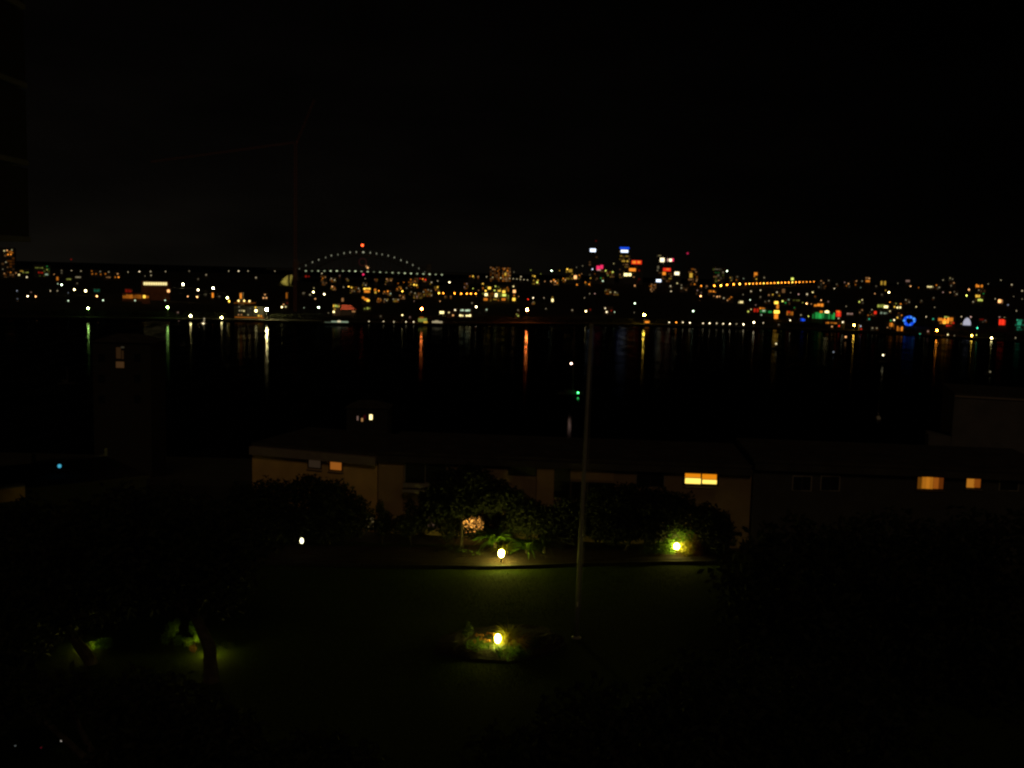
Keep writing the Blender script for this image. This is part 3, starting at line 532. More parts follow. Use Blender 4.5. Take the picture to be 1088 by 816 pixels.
# the other lights: near ones share a house or block, single ones are lamps or houses
order = sorted(range(len(D)), key=lambda i: -D[i][1])
NUM = ['no', 'one', 'two', 'three', 'four', 'five', 'six', 'seven', 'eight', 'nine']
for i in order:
    if used[i]: continue
    d = D[i]; big = len(d) > 4
    if d[3] >= 3.75 and not big:
        used[i] = True; lamp(d[0], d[1], d[2], d[3]); continue
    def bbox(ix):
        xs0 = min(D[j][0] - (D[j][4] / 2 if len(D[j]) > 4 else .8) for j in ix); xs1 = max(D[j][0] + (D[j][4] / 2 if len(D[j]) > 4 else .8) for j in ix)
        ys0 = min(D[j][1] - (D[j][5] / 2 if len(D[j]) > 4 else .8) for j in ix); ys1 = max(D[j][1] + .8 for j in ix)
        return (xs0 - 1.0, ys0 - .7, xs1 + 1.0, ys1 + 2.2)
    own = [i]
    for j in order:
        if not used[j] and j not in own and D[j][3] < 3.75 and abs(D[j][0] - d[0]) < 5.5 and 0 <= d[1] - D[j][1] < 4.5: own.append(j)
    bb = bbox(own)
    for _ in range(3):
        for j in order:
            if not used[j] and j not in own and inside(bb, D[j]) and (D[j][3] < 3.75 or len(D[j]) > 4): own.append(j)
        bb = bbox(own)
    if len(own) == 1 and not big and (int(d[0] * 7 + d[1] * 13) % 10 < 6 or d[1] < 292):
        used[i] = True; lamp(d[0], d[1], d[2], d[3]); continue
    for j in own: used[j] = True
    cols = {}
    for j in own: cols[D[j][2]] = cols.get(D[j][2], 0) + 1
    mc = sorted(cols, key=lambda c: -cols[c])
    cn = COLNAME[mc[0]] + (' and ' + COLNAME[mc[1]] if len(mc) > 1 else '')
    cn = cn.replace('bluish white', 'bluish').replace('greenish white', 'greenish').replace('yellow green', 'lime')
    small = bb[2] - bb[0] < 7
    st = f"{'dark house' if small else 'dark block'} with {NUM[min(len(own), 9)]} {cn} window{'s' if len(own) > 1 else ''} {place((bb[0] + bb[2]) / 2, (bb[1] + bb[3]) / 2)}"
    building(*bb, [tuple(D[j]) for j in own], name='house' if small else 'apartment_building', cat='house' if small else 'building', roof='hip' if small else 'flat',
             group='lit houses across the water' if small else 'lit blocks across the water', stem=st,
             dim=('oay', max(3, int((bb[2] - bb[0]) / 1.5)), max(2, int((bb[3] - bb[1]) / 1.7)), .62, .12) if 335 < bb[0] < 660 and bb[1] < 320 else ('aow', max(2, int((bb[2] - bb[0]) / 1.7)), 2, .4, .022) if bb[0] > 700 else None)

# ------------------------------------------------------------------ waterfront fort
def fort():
    Y = 1142.0
    P = lambda x, y, dy=0: atY(x, y, Y + dy)
    c = P(264, 338); o = thing('waterfront_fort', (c.x, Y, 1), 'low fort on the shore with yellow lamps, small windows and an orange base band', 'fort')
    u = Y / F
    obj('wall', MB().box((c.x, Y + 9, 8.4), (31 * u, 18, 14.8)), M['darkstone'], o)
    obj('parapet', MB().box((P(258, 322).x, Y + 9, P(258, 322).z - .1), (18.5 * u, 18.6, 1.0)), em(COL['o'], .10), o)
    q = P(255, 314.5)
    obj('tower', MB().lathe((q.x, Y + 6, 15), [(2.6, 0), (2.5, q.z - 15 + 3), (2.8, q.z - 15 + 3.2), (2.8, q.z - 15 + 4)], 12), M['farwall'], o)
    obj('window', MB().box((q.x, Y + 3.3, q.z), (2.0, .3, 6.0)), em(COL['o'], .9), o)
    for x_, y_, l_ in [(253.5, 319.6, 4.3), (259.5, 319.6, 4.3), (265, 320, 4.3)]:
        p = P(x_, y_, -.4); obj('lamp', MB().ball(p, 1.1, 10, 6), em((1, .70, .22), 2.4), o)
    for x_, y_, c_, l_ in [(254, 326, 'w', 1.4), (254.5, 330, 'w', 2.2), (257, 330, 'c', 2.4), (259.2, 330.4, 'c', 3), (253.5, 334.4, 'a', 2.2), (256.5, 334.4, 'a', 2.2), (263.6, 334.6, 'c', 2.2), (266, 327.6, 'w', .9), (274.8, 335.4, 'y', 3.3), (277.5, 335.8, 'o', 3), (271.5, 326.6, 'y', 3.2)]:
        p = P(x_, y_, -.2); obj('window', MB().box(p, (1.5, .2, 1.5)), em(COL[c_], lev(l_) * 1.4), o)
    p = P(264.5, 331, -.15); obj('wall_glow_patch', MB().box(p, (5, .15, 7)), em(COL['w'], .018), o)  # dim lit patch of plain wall, its light put in as emission
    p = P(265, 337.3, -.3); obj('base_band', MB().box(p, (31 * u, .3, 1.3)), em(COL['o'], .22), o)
    p = P(272, 330.2, -1.2); obj('floodlight', MB().ball(p, 1.3, 10, 7), em(COL['c'], 9, True), o)
    obj('floodlight_arm', MB().tube([p, p + Vector((0, 1.3, .3))], .1, 6), M['pole'], o)
fort()
# red roofed wharf
def wharf():
    Y = 1215.0; p = atY(368, 326.5, Y); o = thing('wharf_hall', (p.x, Y, 1.5), 'wharf hall with a dull red lit roof right of the yellow green windows', 'building')
    u = Y / F; e0, e1 = atY(361.5, 327, Y), atY(377, 329.5, Y)
    zr_ = atY(366, 323.6, Y + 8).z
    obj('wall', MB().box(((e0.x + e1.x) / 2, Y + 8, (1 + e1.z) / 2), (e1.x - e0.x, 16, e1.z - 1)), M['dark'], o)
    m_ = MB(); m_.v = [(e0.x, Y - .6, e1.z), (e1.x, Y - .6, e1.z), (e1.x, Y + 16.6, e1.z), (e0.x, Y + 16.6, e1.z), (e0.x + 1, Y + 8, zr_), (e1.x - 5, Y + 8, zr_ - .4)]
    m_.f = [(0, 1, 5, 4), (1, 2, 5), (2, 3, 4, 5), (3, 0, 4)]
    obj('roof', m_, M['salmon'], o)
    q = atY(376.6, 331, Y); obj('window', MB().box((q.x - 1, Y - .2, q.z), (4, .2, 1.6)), em(COL['a'], .35), o)
    f = bpy.data.lights.new('roof_floodlight', 'SPOT'); f.energy = 14000; f.color = (1, .42, .25); f.spot_size = math.radians(70); f.shadow_soft_size = .3
    fo = bpy.data.objects.new('roof_floodlight', f); C.objects.link(fo); fo.parent = o
    fo.location = Vector((0, -9, zr_ + 16)); fo.rotation_euler = (math.radians(40), 0, 0)
wharf()

# ------------------------------------------------------------------ shell roof
def shells():
    Y = 2550.0
    p0 = atY(305, 306, Y); g = ter(p0.x, Y)
    o = thing('shell_roofed_hall', (p0.x, Y, g), 'hall with curved sail shaped shells lit yellow beside the bridge', 'building')
    obj('podium', MB().box((p0.x, Y + 12, (g + p0.z) / 2), (34, 40, p0.z - g + 1)), M['farwall'], o)
    def shell(base, pts, name):
        """a bulging sail: curved rib rising from the foot, fanned out"""
        m = MB(); ft = atY(*base, Y); n_ = 10
        edge = [atY(x, y, Y) for x, y in pts]
        def ev(t):
            k_ = t * (len(edge) - 1); i_ = min(int(k_), len(edge) - 2); return edge[i_].lerp(edge[i_ + 1], k_ - i_)
        for i_ in range(n_ + 1):
            for j in range(n_ + 1):
                t_, s_ = i_ / n_, j / n_
                p = ft.lerp(ev(t_), s_); p = p + Vector((0, 9 * (1 - math.sin(math.pi * (.15 + .7 * t_)) * math.sin(math.pi * .8 * s_)) - 2, 0))
                m.v.append(tuple(p))
        for i_ in range(n_):
            for j in range(n_): m.f.append((i_ * (n_ + 1) + j, (i_ + 1) * (n_ + 1) + j, (i_ + 1) * (n_ + 1) + j + 1, i_ * (n_ + 1) + j + 1))
        so_ = obj(name, m, M['shell'], o, True)
        md = so_.modifiers.new('thick', 'SOLIDIFY'); md.thickness = .8
    shell((306.2, 305.6), [(297.4, 301), (298.5, 298.5), (301, 295.5), (304, 293), (306.2, 292)], 'shell')
    shell((307.6, 303.5), [(307.6, 292), (309.5, 291.5), (311.3, 292), (311, 297)], 'shell')
    f = bpy.data.lights.new('shell_floodlight', 'SPOT'); f.energy = 60000; f.color = (1, .86, .18); f.spot_size = math.radians(44); f.shadow_soft_size = .5
    fo = bpy.data.objects.new('shell_floodlight', f); C.objects.link(fo); fo.parent = o
    fo.location = Vector((-8, -70, 8)); d_ = Vector((8, 70, 6)); fo.rotation_euler = d_.to_track_quat('-Z', 'Y').to_euler()
shells()

# ------------------------------------------------------------------ arch bridge
def bridge():
    Y = 4200.0
    L0, L1 = atY(317, 288, Y).x, atY(453, 291, Y).x
    xc = (L0 + L1) / 2; hs = (L1 - L0) / 2; DK = 52.0
    o = thing('arch_bridge', (xc, Y, 0), 'long steel arch bridge outlined by rows of small lamps, red beacon on top', 'bridge')
    top = lambda s: 132 - 66 * s * s
    bot = lambda s: 114 - 106 * s * s
    for dy in (-15, 15):
        m = MB(); N = 28
        for i in range(N):
            a, b2 = -1 + 2 * i / N, -1 + 2 * (i + 1) / N
            X = lambda s: xc + s * hs
            m.tube([(X(a), Y + dy, top(a)), (X(b2), Y + dy, top(b2))], 1.3, 4)
            m.tube([(X(a), Y + dy, bot(a)), (X(b2), Y + dy, bot(b2))], 1.5, 4)
            m.tube([(X(a), Y + dy, top(a)), (X(a), Y + dy, bot(a))], .7, 4)
            m.tube([(X(a), Y + dy, bot(a)), (X(b2), Y + dy, top(b2))] if a < 0 else [(X(a), Y + dy, top(a)), (X(b2), Y + dy, bot(b2))], .6, 4)
            if bot(a) > DK: m.tube([(X(a), Y + dy, bot(a)), (X(a), Y + dy, DK)], .4, 4)
        obj('arch_truss', m, M['steel'], o)
    obj('deck', MB().box((xc + 40, Y, DK - 1.5), (2 * hs + 330, 46, 5)), M['steel'], o)
    for sx in (-1, 1):
        for dy in (-19, 19):
            m = MB(); x_ = xc + sx * (hs + 9)
            m.tube([(x_, Y + dy, -2), (x_, Y + dy, 60), (x_, Y + dy, 84), (x_, Y + dy, 86)], [11, 9, 8, 7.2], 4)
            obj('pylon', m, M['granite'], o)
    arch = [(325, 282, 1.8), (332, 278.6, 2), (338.6, 276, 2), (346, 273.6, 1.8), (352, 271.5, 2.3), (359, 270.5, 1.8), (365.6, 269, 2), (372, 268.2, 2.3), (378.6, 267.8, 2), (386, 268, 2.8), (393.4, 268.5, 2.3),
            (400, 269.4, 2.2), (406, 270.4, 1.9), (412.5, 271.6, 2.2), (419, 273.6, 1.7), (426, 276.4, 2.3), (432.4, 278.6, 2.3), (438.6, 281.6, 2), (445, 285.2, 1.8), (451.3, 289.4, 1.5), (318, 286, 1.3)]
    u = Y / F
    for x_, y_, l_ in arch:
        p = atY(x_, y_, Y - 17); w_ = 3.2 if x_ == 386 else 1.5
        obj('arch_lamp', MB().ball(p, (w_ * u * .36, 1.5, .95 * u), 8, 6), em((.95, .95, .66), (.10, .15, .20)[int(l_ * 10) % 3] + .4 * lev(l_)), o)
    for i in range(23):
        x_ = 325 + 6.57 * i; y_ = 287.9 + max(0, x_ - 372) * .041
        p = atY(x_, y_, Y - 24.5); l_ = (3, 2.3, 3, 2.8, 3.3, 3.4, 2.9, 3.1, 3.5, 2.7, 3.1, 2.0)[i % 12]
        obj('deck_lamp', MB().ball(p, (1.05 * u, 1.2, .55 * u), 8, 6), em((.86, 1, .58), lev(l_) * .8), o)
    p = atY(385, 260.6, Y); obj('beacon_mast', MB().tube([(p.x, Y, top((p.x - xc) / hs)), (p.x, Y, p.z)], .5, 6), M['steel'], o)
    obj('beacon', MB().ball(p, 1.25 * u, 10, 6), em((1, .075, .015), 6), o)
    for (x_, y_, c_, l_) in ((386, 291.6, 'm', 3.3), (325, 293.6, 'r', 2.1), (328, 293.7, 'r', 1.4), (390.7, 284.5, 'a', 3.3), (389.3, 283, 'a', 2.4)):
        p = atY(x_, y_, Y - 27); obj('warning_lamp', MB().ball(p, .95 * u, 8, 6), em(COL[c_], lev(l_) * 1.3), o)
    m = MB(); pts = []
    for k_ in range(9):
        a = 2 * math.pi * (k_ + .5) / 8; pts.append(atY(385.3 + 4.1 * math.cos(a), 278.5 + 4.1 * math.sin(a), Y - 18))
    for a_, b2 in zip(pts, pts[1:]): m.tube([a_, b2], .42 * u, 6)
    obj('emblem_ring', m, em((1, .22, .22), .02), o)
bridge()

# ------------------------------------------------------------------ other landmarks over the water
def ring():
    p = hit(966, 347, 0); Y = p.y; u = Y / F; c = atY(966.3, 340.8, Y)
    o = thing('neon_ring', (c.x, Y, ter(c.x, Y)), 'big blue neon ring standing on the far right shore', 'neon ring')
    rr = random.Random(4); m = MB(); pts = []; rad = []
    for k_ in range(25):
        a = 2 * math.pi * k_ / 24; w_ = (1 + .10 * math.sin(3 * a + 1)) * (1 if k_ % 24 else 1)
        pts.append(c + Vector((5.0 * u * w_ * math.cos(a), 0, 4.2 * u * w_ * math.sin(a)))); rad.append(u * (1.25 + .45 * math.sin(5 * a + .6)))
    m.tube(pts, rad, 8, False); obj('ring', m, em(COL['b'], .85), o, True)
    for x_, y_, r_ in ((960.6, 340.6, 1.3), (964.2, 337.2, .9), (968.0, 337.0, 1.1), (971.0, 338.8, 1.5), (971.4, 341.6, 1.0), (961.6, 343.8, .6), (967, 345.2, .7)):
        q = atY(x_, y_, Y - 1.6 * u); obj('bulb', MB().ball(q, r_ * u, 8, 6), em((.08, .36, 1), 1.0), o)
    for sx in (-1, 1):
        obj('support', MB().tube([(c.x + sx * 5 * u, Y + 3 * u, ter(c.x, Y) - .3), (c.x + sx * 2 * u, Y + 2.2 * u, c.z)], .5, 6), M['pole'], o)
ring()
def funtower():
    p = hit(825, 340, 0); Y = p.y; u = Y / F; g = ter(p.x, Y)
    x_ = atY(825.3, 330, Y).x; zt = atY(825, 319.6, Y).z; zm = atY(825, 331.5, Y).z
    o = thing('funfair_tower', (x_, Y, g), 'slender yellow and orange lit tower with a bright crown on the far shore', 'tower')
    obj('shaft', MB().box((x_, Y + 2, (g + zt) / 2 - .5), (5.2 * u, 4, zt - g)), M['farwall'], o)
    for (px_, py_, w_, h_, c_, L_) in ((824.8, 321.6, 4, 2.8, 'y', 2.2), (826.2, 325.8, 2.4, 4.4, 'o', .75), (825.2, 331.4, 5.6, 3, 'y', 3), (824.6, 336.2, 4, 5, 'o', 1.1)):
        q = atY(px_, py_, Y); obj('light_panel', MB().box((q.x, Y - .15, q.z), (w_ * u, .2, h_ * u)), em(COL[c_], L_), o)
    obj('crown', MB().lathe((x_, Y + 2, zt), [(3 * u, -.6), (3 * u, .4), (.3, 3 * u)], 8), M['farroof'], o)
funtower()
def dome():
    p = hit(1027, 346, 0); Y = p.y; u = Y / F; g = ter(p.x, Y); c = atY(1027.2, 345.5, Y); z0 = c.z
    o = thing('white_dome', (c.x, Y, g), 'small glowing white dome between orange pavilion and red kiosk', 'dome')
    obj('drum', MB().lathe((c.x, Y, g - 1), [(4.2 * u, 0), (4.2 * u, z0 - g + 1)], 16), M['farwall'], o)
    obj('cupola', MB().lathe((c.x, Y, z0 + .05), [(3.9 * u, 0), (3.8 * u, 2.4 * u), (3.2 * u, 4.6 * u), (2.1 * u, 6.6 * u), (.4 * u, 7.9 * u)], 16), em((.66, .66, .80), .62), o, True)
dome()
def point_house():
    Y = shore(687) + 6; q = atY(687.6, 340.2, Y)
    o = thing('jetty_hut', (q.x, Y, 1.5), 'low hut with an orange lit front beside the yellow lamp on the point', 'hut')
    obj('wall', MB().box((q.x, Y + 3, 3.6), (7.5, 6, 5)), M['farwall'], o)
    obj('roof', MB().box((q.x, Y + 3, 6.3), (8.4, 7, .4)), M['farroof'], o)
    obj('lit_front', MB().box((q.x, Y - .1, 4.2), (5.4, .15, 2.2)), em(COL['o'], 1.1), o)
point_house()
def mastlight(px, py, py0, Y, col, L, label, r=.8):
    p = atY(px, py, Y); g = max(ter(p.x, Y), 0) if Y < 6000 else 0; g = min(g, p.z - 5)
    o = thing('beacon_mast', (p.x, Y, g), label, 'beacon mast')
    m = MB(); hgt = p.z - g; wd = max(1.2, hgt * .035)
    for k_ in range(4):
        a = math.pi / 4 + k_ * math.pi / 2; m.tube([(p.x + wd * math.cos(a), Y + wd * math.sin(a), g - .5), (p.x + .2 * math.cos(a), Y + .2 * math.sin(a), p.z)], .15, 4)
    for k_ in range(1, 8):
        f_ = k_ / 8; w2 = wd + (.2 - wd) * f_; z_ = g + hgt * f_
        m.box((p.x, Y, z_), (w2 * 1.4, w2 * 1.4, .15))
    obj('lattice', m, M['steel'], o); obj('beacon', MB().ball(p, r * Y / F, 8, 6), em(COL[col], L), o)
mastlight(75.6, 275.6, 292, 2900, 'r', .13, 'thin lattice mast with a dim red light above the left ridge')
mastlight(730.6, 269.2, 300, 3300, 'm', .42, 'thin mast with a red light right of the office towers', 1.1)
mastlight(633.2, 256, 264, 3360, 'r', .06, 'thin mast with a very dim red light above the white tower sign')

# tower crane on the left, barely lighter than the sky
def crane():
    Y = 1320.0; P = lambda x, y, d_=0: atY(x, y, Y + d_)
    b0 = P(313.5, 336); b0.z = 1.2
    o = thing('tower_crane', b0, 'dull red tower crane standing faint against the night sky', 'crane')
    def lattice(a, b2, w_, n_, r_=.14):
        m = MB(); a, b2 = Vector(a), Vector(b2); t_ = (b2 - a).normalized(); s_ = t_.cross(Vector((0, 1, 0))).normalized()
        q_ = Vector((0, 1, 0)); cs = [s_ * w_ / 2 + q_ * w_ / 2, -s_ * w_ / 2 + q_ * w_ / 2, -s_ * w_ / 2 - q_ * w_ / 2, s_ * w_ / 2 - q_ * w_ / 2]
        for c_ in cs: m.tube([a + c_, b2 + c_], r_, 4)
        for i in range(n_):
            p0, p1 = a.lerp(b2, i / n_), a.lerp(b2, (i + 1) / n_)
            for k_ in range(4): m.tube([p0 + cs[k_], p1 + cs[(k_ + 1) % 4]], r_ * .6, 3)
        return m
    topz = P(313.5, 152).z
    obj('mast', lattice((b0.x, Y, 1.2), (b0.x, Y, topz), 2.8, 60, .16), M['crane'], o)
    obj('cab', MB().box((b0.x + 1.8, Y - 1.2, topz + 1.2), (1.8, 2.0, 2.2)), M['crane'], o)
    obj('jib', lattice((b0.x - 1, Y, topz + .8), P(160, 172), 1.8, 50, .12), M['crane'], o)
    obj('luffing_arm', lattice((b0.x + 1.5, Y, topz + 1), P(334, 106), 1.8, 18, .12), M['crane'], o)
crane()

# ------------------------------------------------------------------ boats
def hull_mb(c, Lh, wd, hgt, ang):
    m = MB(); R = Matrix.Rotation(ang, 3, 'Z'); N = 12; c = Vector(c)
    for i in range(N + 1):
        t_ = i / N; x_ = (t_ - .5) * Lh; w_ = wd * .5 * (1 - max(0, (t_ - .45) / .55) ** 2.2) * (1 if t_ > .1 else .85)
        sh = hgt * (1 + .25 * t_ * t_)
        for (yy, zz) in ((-w_ * .55, -.3), (-w_, hgt * .45), (-w_, sh), (w_, sh), (w_, hgt * .45), (w_ * .55, -.3)): m.v.append(tuple(c + R @ Vector((x_, yy, zz))))
    for i in range(N):
        for k_ in range(6): m.f.append((i * 6 + k_, i * 6 + (k_ + 1) % 6, (i + 1) * 6 + (k_ + 1) % 6, (i + 1) * 6 + k_))
    m.f.append(tuple(range(6))[::-1]); m.f.append(tuple(N * 6 + k_ for k_ in range(6)))
    return m
def yacht(px, Y, ang, Lh, mast, label, lights, hullmat='white', name='sailing_yacht', sail=False):
    c = atY(px, 380, Y); c.z = 0; o = thing(name, c, label, 'yacht' if mast else 'boat', 'boats moored in the bay')
    R = Matrix.Rotation(ang, 3, 'Z')
    obj('hull', hull_mb(c, Lh, Lh * .3, Lh * .10, ang), M[hullmat], o)
    cc = c + R @ Vector((-.05 * Lh, 0, Lh * .14)); obj('cabin', MB().box(cc, (Lh * .35, Lh * .18, Lh * .1), ang), M[hullmat], o)
    if mast:
        a = c + R @ Vector((.06 * Lh, 0, Lh * .05)); obj('mast', MB().tube([a, a + Vector((0, 0, mast))], [.11, .06], 6), M['pole'], o)
        obj('boom', MB().tube([a + Vector((0, 0, 1.5)), a + R @ Vector((-.36 * Lh, 0, 1.6))], .09, 6), M['polegrey'], o)
        if sail: obj('furled_sail', MB().tube([a + Vector((0, 0, 1.9)), a + R @ Vector((-.34 * Lh, 0, 1.95))], [.24, .14], 6), M['white'], o)
    for (x_, y_, c_, L_, r_, nm) in lights:
        p = atY(x_, y_, Y - 2.6); obj(nm, MB().ball(p, r_, 8, 6), em(COL[c_], L_, L_ > 8), o)
    return o
yacht(608, 512, .25, 13, 15.2, 'yacht with a warm masthead light and a green side light left of the flagpole', [(607, 386.3, 'p', 13, .42, 'masthead_light'), (614.2, 417.3, 'G', 20, .34, 'side_light')], 'dark')
yacht(937, 452, 1.35, 6.5, 8.0, 'small pale yacht seen end on with a bare mast, right part of the bay', [], sail=True)
yacht(938.3, 775, .4, 9, 0, 'dark motor boat under a single bright white light in the right part of the bay', [(938.3, 377.3, 'w', 4, .62, 'anchor_light')], 'dark', 'motor_boat')
yacht(824.6, 905, .2, 9, 4, 'dark yacht with a small white light below the yellow funfair tower', [(824.6, 365.2, 'w', 1.3, .75, 'anchor_light')], 'dark')
yacht(885.6, 850, .6, 8, 3, 'dark yacht with a very dim bluish light below the green hall', [(885.6, 374, 'B', .28, .7, 'anchor_light')], 'dark')
yacht(1034, 585, .3, 9, 4, 'dark yacht with a pinkish light near the far right roof', [(1035.2, 410, 'p', .75, .5, 'anchor_light'), (1032, 411.3, 'b', .18, .5, 'cabin_or_streak_light')], 'dark')
yacht(1052, 690, .2, 8, 3, 'dark yacht with a very dim white light at the right of the bay', [(1052, 395, 'w', .2, .6, 'anchor_light')], 'dark')
yacht(898.6, 1060, .3, 9, 4, 'dark yacht with a warm white light just off the right shore', [(898.6, 358, 'a', 1.6, .95, 'anchor_light')], 'dark')
yacht(70, 500, .5, 8, 8, 'dark yacht with a dim greenish light in the left of the bay', [(69.7, 443.5, 'g', .22, .5, 'anchor_light'), (69.8, 461, 'g', .10, .4, 'cabin_or_streak_light'), (69.9, 466.5, 'g', .14, .4, 'cabin_or_streak_light'), (69.8, 457, 'g', .1, .4, 'cabin_or_streak_light')], 'dark')  # lower balls draw the anchor light's streak on the water
yacht(216, 1050, .1, 8, 0, 'small white lit launch below the two cream shore lamps', [(216, 344.2, 'w', 2.6, 1.1, 'deck_light'), (217, 338.7, 'w', .5, .75, 'cabin_or_streak_light'), (216.8, 341, 'w', .35, .8, 'cabin_or_streak_light')], 'white', 'motor_boat')
yacht(189, 1015, .1, 8, 0, 'dark launch with a faint light near the left shore lamps', [(190, 341, 'p', .06, .7, 'cabin_or_streak_light')], 'dark', 'motor_boat')

def ferry(x0, x1, yw, label, bits):
    Y = 60 * F / (yw - (290 + .0262 * ((x0 + x1) / 2 - 544))); c = atY((x0 + x1) / 2, yw, Y); c.z = 0; u = Y / F; Lh = (x1 - x0) * u
    o = thing('ferry', c, label, 'ferry', 'ferries near the far shore')
    obj('hull', hull_mb(c, Lh, Lh * .26, 1.5, 0), M['dark'], o)
    obj('cabin', MB().box(c + Vector((-.02 * Lh, 0, 2.7)), (Lh * .66, Lh * .2, 2.0)), M['dark'], o)
    obj('wheelhouse', MB().box(c + Vector((.12 * Lh, 0, 4.5)), (Lh * .16, Lh * .14, 1.5)), M['dark'], o)
    obj('cabin_roof', MB().box(c + Vector((-.02 * Lh, 0, 3.78)), (Lh * .7, Lh * .22, .16)), M['dark'], o)
    for (xa, xb, y_, h_, c_, L_, nm) in bits:
        p = atY((xa + xb) / 2, y_, Y - Lh * .16); obj(nm, MB().box(p, ((xb - xa) * u, .15, h_ * u)), em(COL[c_], L_), o)
ferry(342, 373, 344.3, 'low ferry showing a long pale green band of light', [(345, 352, 342.4, .9, 'g', .08, 'window_band'), (352, 370, 341.9, 1.4, 'g', .30, 'window_band'), (358.5, 362, 341.5, 1.6, 'w', .9, 'deck_light')])
ferry(443.5, 472.5, 345, 'ferry with a yellow lit bow and a white lit stern', [(444.5, 453.5, 340, 3.8, 'e', .26, 'window_band'), (446, 450, 337.5, 1.6, 'o', .25, 'window_band'), (450, 454, 342.2, 1.6, 'y', .7, 'deck_light'), (459, 470, 342.2, 1.8, 'w', .38, 'window_band'), (462, 466, 341, 1, 'w', .35, 'window_band')])

# ------------------------------------------------------------------ the near shore: lit house by the water, dark house on the left
def shore_house(px, Y, x0, x1, ytop, label, wins, base, mat='grey2'):
    c = atY((x0 + x1) / 2, ytop, Y); w_ = (x1 - x0) / F * Y
    o = thing('house', (c.x, Y, base), label, 'house')
    obj('wall', MB().box((c.x, Y + 5, (base + c.z) / 2), (w_, 10, c.z - base)), M[mat], o)
    r = MB(); hw = w_ / 2 + .5; z_ = c.z + .02
    r.v = [(c.x - hw, Y - .5, z_), (c.x + hw, Y - .5, z_), (c.x + hw, Y + 10.5, z_), (c.x - hw, Y + 10.5, z_), (c.x - hw * .4, Y + 5, z_ + 1.8), (c.x + hw * .4, Y + 5, z_ + 1.8)]
    r.f = [(0, 1, 5, 4), (1, 2, 5), (2, 3, 4, 5), (3, 0, 4), (3, 2, 1, 0)]
    obj('roof', r, M['roof'], o)
    for (x_, y_, w2, h2, c_, L_) in wins:
        p = atY(x_, y_, Y - .08); f_ = obj('window', MB().box(p + Vector((0, .04, 0)), (w2 / F * Y + .3, .1, h2 / F * Y + .3)), M['dark'], o)
        obj('pane', MB().box(p - Vector((0, .05, 0)), (w2 / F * Y, .06, h2 / F * Y)), em(COL[c_], L_), f_)
    return o
shore_house(388, 292, 368, 412, 434, 'dark house by the near shore with one bright cream window', [(394.1, 443.2, 3.2, 5.6, 'c', 2.2), (380, 444.3, 1.6, 4.6, 'p', .16), (384.8, 446, 1.8, 3.6, 'a', .42), (387.5, 443, 2.4, 4, 'm', .02)], 0, 'dark')
shore_house(128, 240, 98, 160, 364, 'dark house on the left shore with a tall brown lit stair window', [(126, 375, 5, 12, 'a', .020), (130.4, 377, 2.2, 9, 'a', .016), (127.6, 387.5, 8.6, 6.6, 'a', .045), (130.3, 369, 3.4, 1.8, 'w', .03)]
            + [(x_, y_, 7, 8, 'w', .0004) for x_ in (108, 146) for y_ in (380, 402, 424)], 8, 'dark')

# ------------------------------------------------------------------ opposite building
BASE = 38.0
class Wall:
    """a facade plane from px0 at depth Y0 to px1 at depth Y1"""
    def __init__(s, x0, Y0, x1, Y1):
        s.a = atY(x0, 480, Y0); s.b = atY(x1, 480, Y1); s.a.z = s.b.z = 0
        s.t = (s.b - s.a).normalized(); s.n = Vector((s.t.y, -s.t.x, 0)); s.rz = math.atan2(s.t.y, s.t.x); s.len = (s.b - s.a).length
    def on(s, px, py, out=0.0):
        d = ray(px, py); o_ = Vector((0, 0, H)); q = s.a + s.n * out
        return o_ + d * ((q - o_).dot(s.n) / d.dot(s.n))
    def slab(s, name, p0, p1, out, thick, m, parent, zpad=0.0):
        """box on the facade between two corners given as points; its outer face stands `out` proud"""
        q0, q1 = s.on(*p0), s.on(*p1); c = (q0 + q1) / 2 + s.n * (out - thick / 2)
        w = abs((q1 - q0).dot(s.t)); h = abs(q1.z - q0.z)
        return obj(name, MB().box(c, (w, thick, h), s.rz), m, parent)
def body(W_, depth, top, m, o, base=BASE):
    c = (W_.a + W_.b) / 2 - W_.n * depth / 2
    obj('wall', MB().box((c.x, c.y, (base + top) / 2), (W_.len, depth, top - base), W_.rz), m, o)
def flatroof(W_, depth, top, o, ov=.5):
    c = (W_.a + W_.b) / 2 - W_.n * depth / 2
    obj('roof', MB().box((c.x, c.y, top + .12), (W_.len + .1, depth + ov * 2, .24), W_.rz), M['roof'], o)
def window(W_, x0, y0, x1, y1, o, panes, frame=.09, m='dark'):
    """panes: list of (x0, y0, x1, y1, material, name)"""
    f = W_.slab('window', (x0, y0), (x1, y1), .05, .1, M[m], o)
    for (a, b_, c_, d_, mt, nm) in panes: W_.slab(nm, (a, b_), (c_, d_), .085, .03, mt, f)
    return f
# A: cream end house
A = Wall(268, 88.3, 401, 84.6); topA = A.on(330, 478.5).z
oa = thing('end_house', (A.a + A.b) / 2 + Vector((0, 0, BASE)), 'cream rendered house with two small upper windows, one glowing orange', 'house')
body(A, 10, topA, M['cream'], oa); flatroof(A, 10, topA, oa, .05)
fa = MB(); c = (A.a + A.b) / 2 + A.n * .25
obj('fascia', fa.box((c.x, c.y, topA - .38), (A.len, .5, .7), A.rz), M['fascia'], oa)
window(A, 327, 486.6, 342, 498.6, oa, [(328.6, 488, 340.8, 497.2, em((1, .62, .35), .020), 'pane')])
window(A, 349.6, 487.4, 364.6, 501, oa, [(351.4, 489.2, 363, 499.6, em((1, .30, .035), .26), 'pane')])
window(A, 352, 548, 366, 562, oa, [(353, 549, 365, 561, em((1, .85, .45), .45), 'pane')])
window(A, 384, 547, 398, 562, oa, [(385, 548, 397, 561, em((1, .72, .30), .22), 'pane')])
